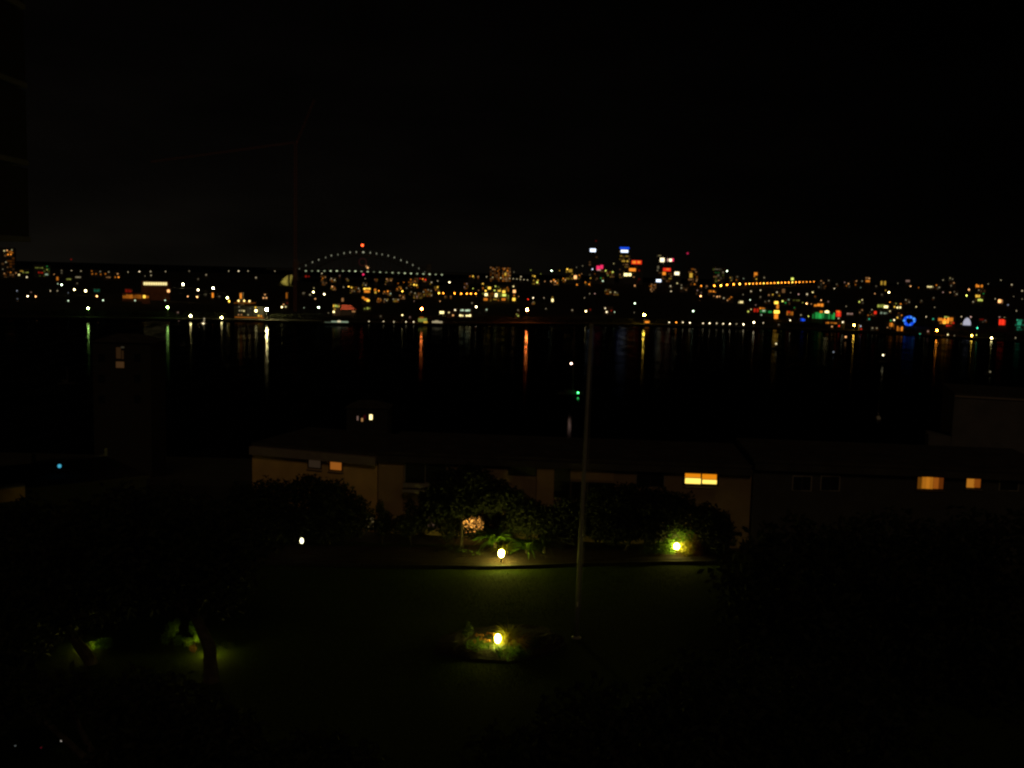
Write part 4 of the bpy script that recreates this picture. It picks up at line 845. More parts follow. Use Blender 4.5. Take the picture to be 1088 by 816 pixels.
# B: long block
B = Wall(402, 84.4, 800, 82.4); topB = B.on(560, 488.5).z
ob = thing('garden_apartments', (B.a + B.b) / 2 + Vector((0, 0, BASE)), 'long low flats across the lawn with one bright yellow two pane window', 'apartment building')
body(B, 11, topB, M['grey'], ob); flatroof(B, 11, topB, ob, .05)
c = (B.a + B.b) / 2 + B.n * .25
obj('fascia', MB().box((c.x, c.y, topB - .28), (B.len, .5, .5), B.rz), M['roof'], ob)
B.slab('wall_bay', (403, 493), (428, 566), .25, .25, M['bay'], ob)
bal = B.slab('balcony', (430, 517), (478, 522), 1.2, 1.2, M['grey2'], ob)
B.slab('balustrade', (430.5, 510), (477.5, 516.6), 1.16, .06, M['grey2'], bal)
window(B, 430, 488.5, 474, 514, ob, [(431, 490, 451.4, 513, M['glass'], 'pane'), (452.6, 490, 473, 513, M['glass'], 'pane')], m='grey2')
window(B, 452, 546, 466, 562, ob, [(453, 547, 465, 561, em((1, .55, .40), .14), 'pane')])
window(B, 490, 547, 516, 567, ob, [(491, 548, 502.4, 566, em((1, .42, .07), 1.9), 'pane'), (503.6, 548, 515, 566, em((1, .42, .07), 1.9), 'pane')])
window(B, 540, 491, 570, 506, ob, [(541.2, 492.2, 554.4, 504.8, M['glass'], 'pane'), (555.6, 492.2, 568.8, 504.8, M['glass'], 'pane')])
window(B, 588.5, 493, 606, 529, ob, [(589.6, 494, 605, 510.4, M['glass'], 'pane'), (589.6, 511.6, 605, 528, M['glass'], 'pane')])
B.slab('wall_bay', (571, 492), (587, 560), .2, .2, M['bay'], ob)
B.slab('wall_panel', (606.6, 495), (652, 511), .06, .06, M['bay'], ob)
window(B, 607, 511.4, 652, 532, ob, [(608, 512.4, 629, 531, M['glass'], 'pane'), (630.4, 512.4, 651, 531, M['glass'], 'pane')])
window(B, 676, 496, 706, 518, ob, [(677, 497, 690.5, 517, M['glass'], 'pane'), (691.6, 497, 705, 517, M['glass'], 'pane')], m='grey2')
OR_, YE_ = em((1, .30, .006), .80), em((1, .70, .12), 1.6)
window(B, 725.8, 497.6, 763.6, 516.8, ob, [(728.2, 499.2, 744.3, 507.6, OR_, 'blind'), (728.0, 507.7, 744.3, 514.0, YE_, 'pane'), (746.2, 500.6, 761.2, 509.4, OR_, 'blind'), (746.2, 509.5, 761.2, 514.2, YE_, 'pane')])
# C: dark right-hand house
Cw = Wall(802, 82.2, 1135, 80.2); topC = Cw.on(950, 497).z
oc = thing('right_house', (Cw.a + Cw.b) / 2 + Vector((0, 0, BASE)), 'dark grey house on the right with two curtained orange windows', 'house')
body(Cw, 11, topC, M['house'], oc); flatroof(Cw, 11, topC, oc, .05)
c = (Cw.a + Cw.b) / 2 + Cw.n * .25
obj('fascia', MB().box((c.x, c.y, topC - .3), (Cw.len, .5, .5), Cw.rz), M['roof'], oc)
cu = [(975.2, 506.8, 979.4, 519.2, .10), (979.4, 506.6, 983.6, 519, .36), (983.6, 506.4, 987.2, 519.2, .46), (987.2, 506.4, 990.6, 519.4, .34)]
window(Cw, 973.8, 505.4, 1003, 520.4, oc, [(a, b_, c_, d_, em((1, .33, .02), L), 'curtain') for a, b_, c_, d_, L in cu] + [(991.8, 507.2, 996.5, 519.2, em((1, .26, .02), .26), 'curtain'), (996.5, 507.4, 1001.5, 519.4, em((1, .22, .02), .09), 'curtain')])
window(Cw, 1026, 504.4, 1042.6, 519.2, oc, [(1027.4, 505.6, 1034.6, 518, em((1, .36, .03), .40), 'curtain'), (1034.6, 505.8, 1041, 518, em((1, .25, .02), .20), 'curtain')])
for x_ in (842, 872, 1062): window(Cw, x_, 505, x_ + 20, 522, oc, [(x_ + 1.2, 506.2, x_ + 9.4, 520.8, M['glass'], 'pane'), (x_ + 10.6, 506.2, x_ + 18.8, 520.8, M['glass'], 'pane')], m='grey2')
for W_, o_, a, b_ in ((B, ob, (725, 517), (764.4, 518.3)), (Cw, oc, (973, 520.6), (1003.8, 521.8)), (Cw, oc, (1025.2, 519.4), (1043.4, 520.6)), (A, oa, (349, 501.2), (365.2, 502.2)), (A, oa, (326.4, 498.8), (342.6, 499.8))):
    W_.slab('sill', a, b_, .16, .2, M['grey2'], o_)
# D: the grey wall behind on the right
Dw = Wall(1010, 121, 1150, 117); topD = Dw.on(1050, 421.6).z
od = thing('block_behind', (Dw.a + Dw.b) / 2 + Vector((0, 0, 30)), 'plain grey wall of a taller block rising behind the right house', 'building')
body(Dw, 12, topD, M['block'], od, 30); flatroof(Dw, 12, topD, od, .05)
c = (Dw.a + Dw.b) / 2 + Dw.n * .08
obj('coping', MB().box((c.x, c.y, topD - .12), (Dw.len, .16, .22), Dw.rz), M['fascia'], od)
c = Dw.a - Dw.t * 1.3 - Dw.n * 2; z_ = Dw.on(1000, 463).z
obj('annex', MB().box((c.x, c.y, (30 + z_) / 2), (2.5, 4, z_ - 30), Dw.rz), M['block'], od)

# low flat roofed house at the left, roof edge and one cyan light
def left_house():
    z_ = 46.0; a, b_ = atz(36, 491, z_), atz(112, 484, z_); n0 = (b_ - a); t_ = n0.normalized(); nn = Vector((t_.y, -t_.x, 0)); rz = math.atan2(t_.y, t_.x)
    a2 = a - t_ * 14; L_ = (b_ - a2).length; c = (a2 + b_) / 2 + nn * 4
    o = thing('flat_roofed_house', (c.x, c.y, BASE), 'dark flat roofed house at the left with a thin pale roof edge', 'house')
    obj('wall', MB().box((c.x, c.y, (BASE + z_ - .3) / 2), (L_, 8, z_ - .3 - BASE), rz), M['dark'], o)
    obj('roof', MB().box((c.x, c.y, z_ - .2), (L_ + .3, 8.3, .2), rz), M['roof'], o)
    e_ = (a + b_) / 2; obj('roof_edge', MB().box((e_.x, e_.y, z_ + .02), ((b_ - a).length, .14, .16), rz), M['rail'], o)
    for q in (a, b_): obj('edge_post', MB().box((q.x, q.y, z_ + .25), (.22, .2, .6), rz), M['rail'], o)
    p = atz(63.2, 495.2, z_ + .5)
    q = thing('roof_lamp', (p.x, p.y, z_ - .1), 'tiny cyan blue lamp on the roof of the left house', 'lamp')
    obj('post', MB().tube([(p.x, p.y, z_ - .1), (p.x, p.y, p.z - .05)], .03, 6), M['pole'], q)
    obj('bulb', MB().ball(p, .13, 8, 6), em((.06, .42, .62), .9), q)
    p = atz(10, 519, z_ - .3 + .9); 
    q = thing('roof_cabinet', (p.x, p.y, z_ - .1), 'pale cabinet on the left house roof at the left edge', 'cabinet')
    obj('body', MB().box((p.x, p.y, z_ + .3), (1.5, .8, .8), rz), M['cream'], q); obj('lid', MB().box((p.x, p.y, z_ + .74), (1.6, .9, .07), rz), M['rail'], q)
left_house()

# neighbouring tower: only its projecting balconies reach into the picture
def neighbour():
    Y = 40.0
    xw = -544 / F * 54 - 1.2; zb = atY(16, 256, Y).z
    o = thing('neighbour_tower', (xw - 8, Y + 4, 20), 'dark tower at the left edge whose balcony slabs just catch light', 'apartment building')
    obj('wall', MB().box((xw - 6, Y + 7, 55), (12, 12, 70)), M['dark'], o)
    for k_ in range(6):
        z_ = zb + 3.0 * k_; xe = atY(32.5, 256, Y + 1.4).x
        b_ = obj('balcony', MB().box(((xw + xe) / 2 + .01, Y - .2, z_ + .10), (xe - xw, 3.2, .2)), M['tower'], o)
        obj('balustrade', MB().box(((xw + xe) / 2, Y - 1.72, z_ + .66), (xe - xw - .06, .08, .9)), M['dark'], b_)
        obj('side_screen', MB().box((xe - .08, Y - .1, z_ + 1.55), (.1, 2.9, 2.68)), M['dark'], b_)
neighbour()

# ------------------------------------------------------------------ garden ground: lawn, raised beds
LZ = BASE + .012
def poly(pts, z): return [atz(x, y, z) for x, y in pts]
lw = MB()
# lawn as a fine sheet
lx0, lx1, ly0, ly1 = -42, 30, 40, 81.2
nx, ny = 60, 44
rnd = random.Random(3)
for j in range(ny + 1):
    for i in range(nx + 1):
        lw.v.append((lx0 + (lx1 - lx0) * i / nx, ly0 + (ly1 - ly0) * j / ny, LZ + rnd.random() * .035))
for j in range(ny):
    for i in range(nx): lw.f.append((j * (nx + 1) + i, j * (nx + 1) + i + 1, (j + 1) * (nx + 1) + i + 1, (j + 1) * (nx + 1) + i))
struct('lawn', lw, M['lawn'])
# blades where the lamps show them
gb = MB()
def blades(cx, cy_, R_, n_):
    for _ in range(n_):
        a, r = rnd.random() * 6.283, R_ * math.sqrt(rnd.random()); x_, y_ = cx + r * math.cos(a), cy_ + r * math.sin(a) * .8
        h_ = .05 + .06 * rnd.random(); b2 = rnd.random() * 3.14; w_ = .012
        dx, dy = math.cos(b2) * w_, math.sin(b2) * w_; lx, ly = (rnd.random() - .5) * .07, (rnd.random() - .5) * .07
        gb.quad((x_ - dx, y_ - dy, LZ), (x_ + dx, y_ + dy, LZ), (x_ + lx, y_ + ly, LZ + h_))
def bed(front, back, zt, name, label, sm='soil', lip=.05):
    """raised bed: stone kerb wall along `front` and soil behind it"""
    o = thing(name, atz(*front[len(front) // 2], BASE), label, 'garden bed')
    fr = [atz(x, y, zt) for x, y in front]; bk = [atz(x, y, zt) for x, y in back]
    m = MB(); N = 24
    def ev(l_, t_):
        k_ = t_ * (len(l_) - 1); i_ = min(int(k_), len(l_) - 2); return l_[i_].lerp(l_[i_ + 1], k_ - i_)
    K = 10
    for i in range(N + 1):
        for j in range(K + 1):
            p = ev(fr, i / N).lerp(ev(bk, i / N), j / K); p.z = zt + (rnd.random() * .10 + .12 * math.sin(math.pi * j / K) if 0 < j else -.03); m.v.append(tuple(p))
    for i in range(N):
        for j in range(K): m.f.append((i * (K + 1) + j, (i + 1) * (K + 1) + j, (i + 1) * (K + 1) + j + 1, i * (K + 1) + j + 1))
    obj('soil', m, M[sm], o)
    k = MB()
    for l_ in ((fr), [fr[0], bk[0]], [fr[-1], bk[-1]]):
        for p, q in zip(l_, l_[1:]):
            c = (p + q) / 2; d_ = q - p
            nst = max(1, int(d_.length / .6))
            for s_ in range(nst):
                c2 = p.lerp(q, (s_ + .5) / nst); k.box((c2.x, c2.y, (BASE - .1 + zt + lip) / 2), (d_.length / nst - .015, .22, zt + lip + .1 - BASE), math.atan2(d_.y, d_.x))
    obj('retaining_wall', k, M['stone'], o)
    return o
ZB = BASE + .22
bed([(270, 597), (330, 598), (400, 600), (470, 601), (533, 601.5), (600, 599), (680, 597), (760, 596)], [(270, 580), (330, 580.5), (400, 581), (470, 582), (533, 582), (600, 582), (680, 582), (760, 582)], ZB, 'long_raised_bed', 'long raised garden bed with stone kerb at the back of the lawn')
ZB2 = BASE + .18
bed([(462, 692), (500, 699), (540, 702), (580, 694), (600, 682)], [(470, 676), (500, 668), (540, 664), (580, 667), (597, 678)], ZB2, 'lower_garden_bed', 'small low planting bed around the nearest garden lamp', 'mulch', -.10)

# ------------------------------------------------------------------ foliage
def leaves(m, blobs, n_, size, rnd, flat=.0, hollow=.45):
    tot = sum(b_[1][0] * b_[1][1] * b_[1][2] for b_ in blobs) ; 
    for c, r in blobs:
        k_ = int(n_ * (r[0] * r[1] * r[2]) / tot)
        for _ in range(k_):
            while True:
                d = Vector((rnd.uniform(-1, 1), rnd.uniform(-1, 1), rnd.uniform(-1, 1)))
                if hollow * rnd.random() < d.length < 1: break
            # wobble so that the edge is uneven
            wob = 1 + .22 * math.sin(7 * d.x + 3 * c[2]) * math.sin(6 * d.y + c[0]) + .12 * (rnd.random() - .3)
            p = Vector((c[0] + d.x * r[0] * wob, c[1] + d.y * r[1] * wob, c[2] + d.z * r[2] * wob))
            a = Vector((rnd.uniform(-1, 1), rnd.uniform(-1, 1), rnd.uniform(-.7, .7))).normalized(); b2 = a.cross(Vector((rnd.uniform(-1, 1), rnd.uniform(-1, 1), rnd.uniform(-1, 1)))).normalized()
            s_ = size * rnd.uniform(.6, 1.3)
            m.quad(p - a * s_, p + b2 * s_ * .42, p + a * s_, p - b2 * s_ * .42)
def tree(name, base, blobs, n_, size, label, cat='tree', m='leafd', group=None, trunk=.25, seed=1, lean=(0, 0)):
    """tapered trunk with limbs into each clump, crown of leaf faces"""
    r = random.Random(seed); o = thing(name, base, label, cat, group); base = Vector(base)
    fork = sum((Vector(b_[0]) for b_ in blobs), Vector()) / len(blobs); fork = base.lerp(fork, .55)
    t = MB(); mid = base.lerp(fork, .5) + Vector((lean[0], lean[1], 0))
    t.tube([base - Vector((0, 0, .3)), base + Vector((0, 0, .25)), mid, fork], [trunk * 1.5, trunk * 1.1, trunk * .9, trunk * .7], 8)
    for c, rr in blobs:
        c = Vector(c); k_ = fork.lerp(c, .5) + Vector((r.uniform(-.3, .3), r.uniform(-.3, .3), .25))
        t.tube([fork - Vector((0, 0, .2)), k_, c + Vector((0, 0, rr[2] * .3))], [trunk * .55, trunk * .35, trunk * .1], 6)
    obj('trunk', t, M['bark'], o)
    L_ = MB(); leaves(L_, blobs, n_, size, r); obj('crown', L_, M[m], o)
    return o
def pb(px, py, Y, rx, rz_=None, ry=None):
    """clump from its place and half-size in the view"""
    c = atY(px, py, Y); u = Y / F; rz_ = rz_ or rx
    return (tuple(c), (rx * u, (ry or rx) * u, rz_ * u))
def gz(px, Y, z=BASE): c = atY(px, 500, Y); return (c.x, Y, z)

# shrubs and small trees along the back bed
tree('small_tree', gz(288, 80.5, BASE), [pb(292, 535, 80.5, 28, 26), pb(262, 545, 81, 26, 34), pb(285, 560, 80, 34, 22)], 11000, .19, 'dark bushy tree hiding the left part of the cream house', group='dark trees in front of the flats', seed=11, trunk=.14)
tree('small_tree', gz(350, 80), [pb(328, 520, 80, 20, 16), pb(352, 532, 80, 24, 22), pb(375, 548, 80, 20, 22), pb(340, 552, 80, 30, 20), pb(358, 560, 79.5, 26, 12)], 13000, .18, 'dark rounded tree under the orange upper window', group='dark trees in front of the flats', seed=12, trunk=.13)
tree('slender_shrub', gz(407, 80.8), [pb(404, 540, 80.8, 5, 9), pb(408, 556, 80.8, 11, 14)], 1500, .14, 'slender dark shrub against the cream wall bay', 'shrub', seed=13, trunk=.04)
tree('slender_shrub', gz(438, 80.6), [pb(436, 540, 80.6, 7, 10), pb(432, 558, 80.6, 15, 12), pb(446, 552, 80.6, 9, 14), pb(459, 554, 80.6, 10, 11), pb(392, 555, 80.6, 8, 10)], 3600, .14, 'open dark shrub under the balcony', 'shrub', seed=14, trunk=.05)
tree('small_tree', gz(492, 79.6), [pb(478, 515, 79.6, 22, 16), pb(500, 512, 79.6, 24, 17), pb(524, 527, 79.6, 22, 18), pb(462, 535, 79.6, 18, 20), pb(494, 532, 79.6, 26, 16)], 13000, .18, 'dark spreading tree in front of the lit ground floor window', group='dark trees in front of the flats', seed=15, trunk=.12)
tree('slender_shrub', gz(520, 80.3), [pb(522, 558, 80.3, 13, 18), pb(536, 562, 80.3, 12, 16), pb(478, 560, 80.4, 13, 18), pb(494, 556, 80.4, 9, 12), pb(510, 556, 80.4, 9, 12), pb(502, 546, 80.6, 14, 5), pb(502, 567, 80.6, 16, 6)], 5200, .12, 'loose dark hedge with a window glowing through it', 'shrub', seed=16, trunk=.04)
tree('small_tree', gz(566, 79.8), [pb(558, 548, 79.8, 20, 20), pb(580, 555, 79.8, 20, 18), pb(604, 552, 79.8, 20, 24), pb(548, 528, 79.8, 10, 10)], 11000, .17, 'low dark tree between the windows of the flats left of the flagpole', group='dark trees in front of the flats', seed=17, trunk=.1)
tree('small_tree', gz(668, 79.9), [pb(640, 538, 79.9, 26, 22), pb(668, 532, 79.9, 28, 18), pb(700, 536, 79.9, 26, 16), pb(650, 558, 79.9, 34, 18), pb(690, 560, 79.5, 30, 14), pb(724, 545, 80.2, 18, 22)], 18000, .18, 'wide dark tree below and left of the bright yellow window', group='dark trees in front of the flats', seed=18, trunk=.15)
tree('small_tree', gz(752, 79.2), [pb(750, 552, 79.2, 16, 18), pb(762, 565, 79, 18, 22)], 5200, .17, 'dark shrubby tree right of the yellow lit lamp', group='dark trees in front of the flats', seed=19, trunk=.09)
# big dark trees near the viewpoint
tree('large_tree', gz(926, 56), [pb(850, 610, 56, 90, 55), pb(960, 600, 57, 110, 50), pb(1060, 590, 58, 70, 50), pb(900, 690, 55, 120, 70), pb(1030, 680, 55, 110, 80), pb(800, 640, 56, 45, 45)], 15000, .30, 'huge dark tree filling the right foreground', group='large dark foreground trees', seed=21, trunk=.45)
tree('large_tree', gz(700, 36), [pb(640, 800, 36, 90, 70), pb(760, 770, 36, 90, 75), pb(880, 790, 36, 120, 70), pb(550, 830, 35, 70, 60)], 9000, .22, 'dark treetop along the bottom edge below the flagpole', group='large dark foreground trees', seed=22, trunk=.3)
tree('large_tree', gz(223, 52.5), [pb(190, 585, 52.5, 70, 55), pb(110, 600, 52.5, 80, 60), pb(235, 620, 52.5, 40, 36), pb(150, 560, 54, 70, 45), pb(258, 570, 53, 40, 40)], 11000, .24, 'large dark tree at left whose trunk stands before a lit patch of grass', group='large dark foreground trees', seed=23, trunk=.37, lean=(.4, 0))
tree('large_tree', gz(92, 54.5), [pb(40, 590, 56, 70, 60), pb(20, 650, 55, 60, 50), pb(80, 640, 56, 50, 30)], 8000, .24, 'large dark tree at the left edge of the garden', group='large dark foreground trees', seed=24, trunk=.32)
tree('large_tree', gz(60, 38), [pb(150, 752, 38, 62, 36), pb(200, 800, 38, 90, 42), pb(-20, 735, 38, 62, 44), pb(330, 830, 38, 90, 40), pb(70, 738, 38, 40, 26)], 9000, .22, 'dark leafy treetop filling the bottom left corner', group='large dark foreground trees', seed=25, trunk=.3)

# added tree belt blocking inland reflections, wherever no light stands low behind it
def reflection_blocker():
    r = random.Random(9); m = MB(); blobs = []
    low = [(d[0], d[1] + (d[5] / 2 if len(d) > 5 else .8)) for d in D] + [(d[0] + k_, d[1] + (d[5] / 2 if len(d) > 5 else .8)) for E in EXPL for d in E['d'] for k_ in ((-d[4] / 2, -d[4] / 4, 0, d[4] / 4, d[4] / 2) if len(d) > 4 else (0,))]
    low += [(q, 338.5) for q in range(248, 284, 3)] + [(q, 346) for q in range(957, 977, 3)] + [(q, 347) for q in range(1021, 1034, 3)] + [(q, 342) for q in range(683, 693, 2)] + [(q, 339) for q in range(820, 831, 3)] + [(q, 331) for q in range(360, 380, 3)]
    q = -20.0
    while q < 1110:
        Y = shore(q) + 16 + r.random() * 10; hmax = 9.5
        for lx, ly in low:
            if abs(lx - q) < 6.5:
                d = ray(lx, ly + 1.2); hmax = min(hmax, H + d.z * Y)
        x_ = (q - 544) / F * Y; x_ = atY(q, 340, Y).x; g = ter(x_, Y); h_ = (hmax - g) * r.uniform(.8, 1.0)
        if h_ > 1.0: blobs.append(((x_, Y, g + h_ * .52), (4.6, 4.2, h_ * .46)))
        q += 4.2 + r.random() * 1.5
    for b_ in blobs: leaves(m, [b_], 260, .62, r, hollow=.2)
    tag(obj('reflection_blocker_trees', m, M['leafd']), 'added dark tree belt along the far shore, blocking inland reflections', None, None, 'stuff')
reflection_blocker()
# strap leaved plants, tufts and low planting near the lamps
def rosette(p, n_, ln, m, label, seed, name='strap_leaf_plant', up=.9, w=.05, group=None):
    r = random.Random(seed); o = thing(name, p, label, 'plant', group); p = Vector(p); L_ = MB(); s_ = MB()
    s_.tube([p - Vector((0, 0, .15)), p + Vector((0, 0, .18 * ln))], [.06 * ln, .045 * ln], 7)
    for i in range(n_):
        a = r.random() * 6.283; el = r.uniform(.25, up) * 1.3; l_ = ln * r.uniform(.75, 1.15); d = Vector((math.cos(a), math.sin(a), 0)); sd = Vector((-d.y, d.x, 0))
        prev = None; q = p + Vector((0, 0, .15 * ln)); ang = el; N = 6
        for k_ in range(N + 1):
            t_ = k_ / N; ww = w * ln * (math.sin(math.pi * (.12 + .86 * t_)) + .02)
            cur = (tuple(q - sd * ww), tuple(q + sd * ww))
            if prev: L_.quad(prev[0], prev[1], cur[1], cur[0])
            prev = cur; q = q + (d * math.cos(ang) + Vector((0, 0, 1)) * math.sin(ang)) * (l_ / N); ang -= r.uniform(.12, .34)
    obj('leaf_rosette', L_, M[m], o); obj('stem', s_, M['bark'], o)
    return o
def bush(px, py, Y, rx, rz_, n_, size, m, label, seed, name='low_shrub', zg=ZB, extra=()):
    b_ = [pb(px, py, Y, rx, rz_)] + [pb(*e_) for e_ in extra]
    c = gz(px, Y, zg); return tree(name, c, b_, n_, size, label, 'shrub', m, None, .03, seed)
lampY1 = atz(533, 588, BASE + .98).y
rosette((atY(526, 578, 78.3).x, 78.3, ZB + .55), 60, 2.1, 'leaf2', 'tall green strap leaved plant just behind the middle garden lamp', 31, w=.045)
rosette((atY(535, 585, 77.9).x, 77.9, ZB + .05), 40, 1.5, 'leafy', 'yellow green strap leaved plant touching the middle garden lamp', 32, w=.045)
rosette((atY(560, 586, 77.9).x, 77.9, ZB + .15), 46, 1.9, 'leaf2', 'green strap leaved plant right of the middle garden lamp', 33, w=.04)
rosette((atY(578, 588, 78.3).x, 78.3, ZB + .3), 40, 2.0, 'leaf', 'dark strap leaved plant second to the right of the middle garden lamp', 34, w=.04)
bush(503, 592, 77.6, 20, 6, 1100, .08, 'leaf2', 'low green ground plant left of the middle garden lamp', 35, zg=ZB)
bush(482, 589, 78.2, 20, 9, 900, .09, 'leaf', 'dim low shrub far left of the middle garden lamp', 36, zg=ZB)
# lamp 2
p2 = atz(529, 678.5, BASE + .80)
rosette((atY(541, 684, p2.y + .35).x, p2.y + .35, ZB2), 240, 1.45, 'leafy', 'bright yellow green grass tuft right of the nearest garden lamp', 41, name='grass_tuft', up=1.1, w=.014)
rosette((atY(551, 686, p2.y + .1).x, p2.y + .1, ZB2), 140, 1.15, 'dry', 'straw coloured grass tuft at the outer right of the nearest garden lamp', 42, name='grass_tuft', up=1.1, w=.014)
rosette((atY(528, 690, p2.y - .55).x, p2.y - .55, ZB2 - .02), 110, .62, 'leaf2', 'short green grass tuft in front of the nearest garden lamp', 43, name='grass_tuft', up=1.0, w=.02)
rosette((atY(546, 692, p2.y - .8).x, p2.y - .8, ZB2 - .02), 110, .8, 'leaf2', 'green grass tuft at the front right of the nearest garden lamp', 49, name='grass_tuft', up=1.0, w=.02)
bush(508, 688, p2.y - .2, 17, 8, 1600, .05, 'leaf2', 'low green flowering plant left of the nearest garden lamp', 44, zg=ZB2)
bush(545, 694, p2.y - 1.0, 20, 6, 1300, .05, 'leaf2', 'low green edging plant in front of the yellow grass tuft', 45, zg=ZB2)
bush(497, 669, p2.y + .7, 6, 9, 320, .09, 'leaf', 'dim leafy plant behind and left of the nearest garden lamp', 46, zg=ZB2)
bush(484, 690, p2.y + .2, 14, 8, 700, .07, 'leaf', 'dim low plant at the left end of the lower bed', 47, zg=ZB2)
bush(566, 688, p2.y + .3, 14, 10, 800, .07, 'leaf', 'dim low plant at the right end of the lower bed', 48, zg=ZB2)
def flowers(spots, label):
    o = thing('flowering_plant', (*spots[0][:2], ZB2), label, 'plant'); s_, f_ = MB(), MB(); r = random.Random(5)
    for x_, y_, z_ in spots:
        s_.tube([(x_, y_, ZB2 - .05), (x_ + .02, y_, z_)], .012, 5)
        for _ in range(14):
            d = Vector((r.uniform(-1, 1), r.uniform(-1, 1), r.uniform(-.3, 1))).normalized(); q = Vector((x_, y_, z_)) + d * .10; a = d.cross(Vector((0, 0, 1))).normalized() * .06
            f_.quad(q - a, q + d * .06, q + a, q - d * .05)
    obj('stems', s_, M['leaf2'], o); obj('blossoms', f_, M['flower'], o)
flowers([tuple(atY(504 + 2.6 * i + (i % 3), 682 - 6 * (i % 2) - (i % 3), p2.y - .2 - .2 * (i % 3))) for i in range(8)], 'orange flowers on thin stems left of the nearest garden lamp')
# lamp 3
p3 = atz(719, 580.5, BASE + 1.0)
bush(706, 584, p3.y + .4, 13, 13, 1300, .10, 'leaf2', 'green shrub left of the right garden lamp', 51)
bush(729, 583, p3.y + .45, 12, 12, 1300, .10, 'leafy', 'yellow leaved shrub right of the right garden lamp', 52)
bush(739, 586, p3.y + .2, 8, 11, 900, .09, 'dry', 'orange brown shrub at the outer right of the right garden lamp', 53)
bush(691, 584, p3.y + .3, 13, 13, 900, .1, 'leaf', 'dim green shrub at the outer left of the right garden lamp', 54)
bush(716, 566, p3.y + .9, 22, 9, 1000, .12, 'leaf2', 'dim leafy shrub just above the right garden lamp', 55, zg=BASE)
# left lit patch
bush(183, 669, 56.9, 7, 9, 1300, .07, 'leafb', 'green lit shrub left of the large tree trunk', 61, zg=BASE, extra=((190, 680, 56.8, 6, 5), (176, 678, 57, 5, 6), (188, 662, 57, 4, 5)))
bush(205, 666, 56.8, 5, 8, 1100, .07, 'leafb', 'green lit shrub just left of the large tree trunk', 62, zg=BASE, extra=((210, 676, 56.7, 5, 7), (200, 682, 56.7, 5, 5), (212, 660, 57, 4, 5)))
bush(205, 689, 56.3, 4, 4, 200, .06, 'dry', 'orange brown low plant before the left lit shrubs', 63, zg=BASE)
bush(243, 689, 57.6, 14, 6, 900, .07, 'leaf', 'brownish low plant right of the large tree trunk', 64, zg=BASE)
bush(109, 684, 57.0, 11, 5, 600, .08, 'leaf2', 'small green lit plant at the far left of the garden', 65, zg=BASE)

# ------------------------------------------------------------------ garden lamps
def garden_lamp(p, zg, col, L, label, rx=.19, rz_=.27):
    o = thing('garden_lamp', (p.x, p.y, zg), label, 'garden lamp', 'garden lamps')
    obj('post', MB().tube([(p.x, p.y, zg - .15), (p.x, p.y, p.z - rz_)], [.05, .04], 10), M['dark'], o)
    obj('base_collar', MB().lathe((p.x, p.y, p.z - rz_ - .05), [(.06, 0), (.11, .03), (.11, .07), (.07, .09)], 12), M['dark'], o)
    obj('globe', MB().ball(p, (rx, rx, rz_), 12, 8), em(col, L, True), o, True)
    return o
GC = (1.0, .90, .12)
garden_lamp(atz(532.8, 588, BASE + .98), ZB, GC, 340, 'glowing oval garden lamp in the middle of the long raised bed', .19, .28)
garden_lamp(p2, ZB2, GC, 120, 'glowing oval garden lamp nearest the viewer in the lower bed', .17, .26)
garden_lamp(p3, ZB, (1.0, .84, .14), 120, 'glowing round garden lamp at the right end of the raised bed', .21, .23)
garden_lamp(atz(320.6, 574.6, BASE + 1.3), ZB, (1, .95, .55), 4.5, 'small narrow garden lamp among dark bushes below the cream house', .13, .22)
garden_lamp(atY(223, 690, 56.1), BASE, GC, 75, 'garden lamp hidden behind the large tree trunk at left', .12, .18)
garden_lamp(atY(88.5, 689, 56.6), BASE, GC, 80, 'garden lamp hidden in leaves at the far left', .12, .16)
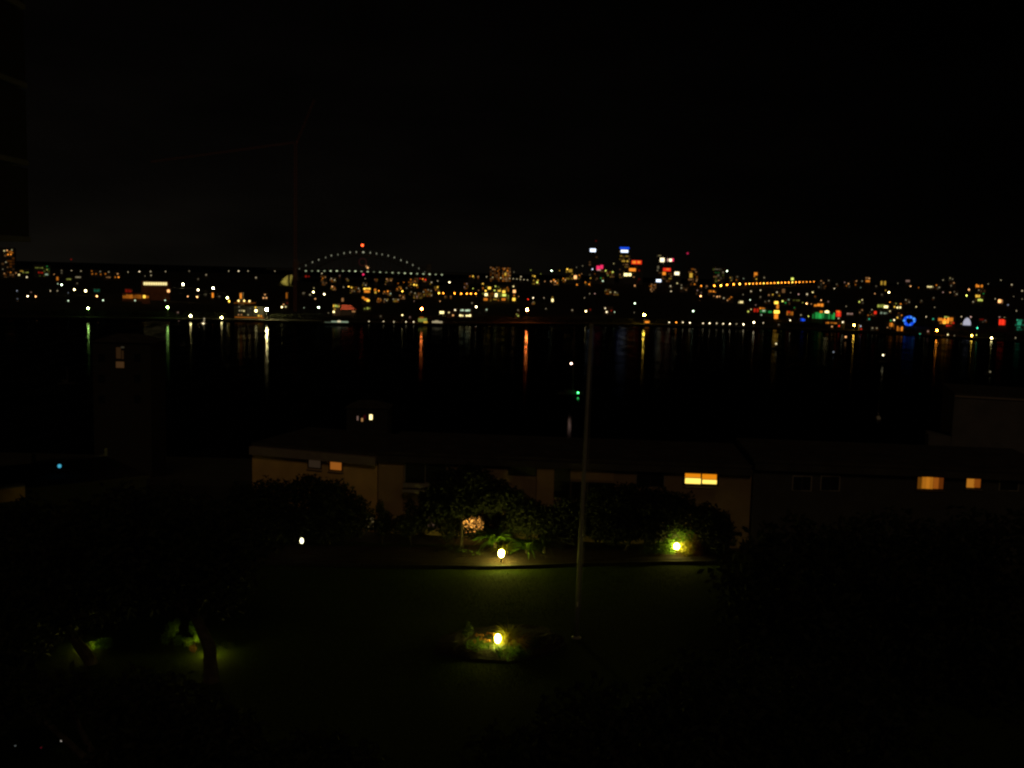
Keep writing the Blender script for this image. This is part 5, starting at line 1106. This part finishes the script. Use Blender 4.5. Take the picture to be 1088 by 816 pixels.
for p_, R_, n_ in ((atz(533, 622, BASE), 9, 9000), (atz(720, 608, BASE), 6, 4000), (atz(500, 705, BASE), 5, 4000), (atz(235, 715, BASE), 4, 2500)):
    blades(p_.x, p_.y, R_, n_)
tag(obj('grass', gb, M['lawn']), 'short mown grass blades on the lawn', None, None, 'stuff')

def path_light(px, py, bulbs, label):
    p = atz(px, py, BASE + .42); o = thing('path_light', (p.x, p.y, BASE), label, 'path light')
    obj('stake', MB().tube([(p.x, p.y, BASE - .1), (p.x, p.y, p.z - .03)], [.02, .015], 6), M['dark'], o)
    obj('cap', MB().lathe((p.x, p.y, p.z + .05), [(.10, 0), (.08, .03), (.02, .05)], 10), M['dark'], o)
    for dx, col, L in bulbs: obj('bulb', MB().ball((p.x + dx, p.y, p.z), .045, 8, 6), em(col, L), o)
path_light(66.8, 786.8, [(-.06, (1, .9, .75), .8), (.06, (1, .9, .75), .35)], 'tiny twin white path light near the bottom left corner')
path_light(43.6, 794, [(0, (1, .05, .12), .07)], 'tiny dull red path light near the bottom left corner')
path_light(16.2, 792, [(0, (.8, .9, .85), .10)], 'tiny dim grey path light nearest the bottom left corner')

# ------------------------------------------------------------------ flagpole
def flagpole():
    b_ = atz(612, 678, BASE); t_ = atY(628, 348, b_.y)
    o = thing('flagpole', b_, 'tall thin grey flagpole standing on the lawn', 'flagpole')
    obj('pole', MB().tube([b_ - Vector((0, 0, .3)), b_.lerp(t_, .33), b_.lerp(t_, .66), t_], [.15, .14, .125, .10], 12), M['polegrey'], o, True)
    obj('base_plate', MB().lathe(b_, [(.32, -.05), (.32, .06), (.2, .14)], 14), M['polegrey'], o)
    obj('finial', MB().ball(t_ + Vector((0, 0, .1)), .15, 10, 8), M['polegrey'], o, True)
    q = b_.lerp(t_, .115); obj('cleat', MB().box(q + Vector((-.02, -.17, 0)), (.06, .06, .28)), M['white'], o)
    h_ = MB(); n0 = (t_ - b_).normalized(); h_.tube([b_ + n0 * 1.6 + Vector((.17, -.1, 0)), b_ + n0 * 9 + Vector((.24, -.1, 0)), t_ + Vector((.13, -.05, -.1))], .012, 4); obj('halyard', h_, M['rail'], o)
flagpole()

settle_labels()
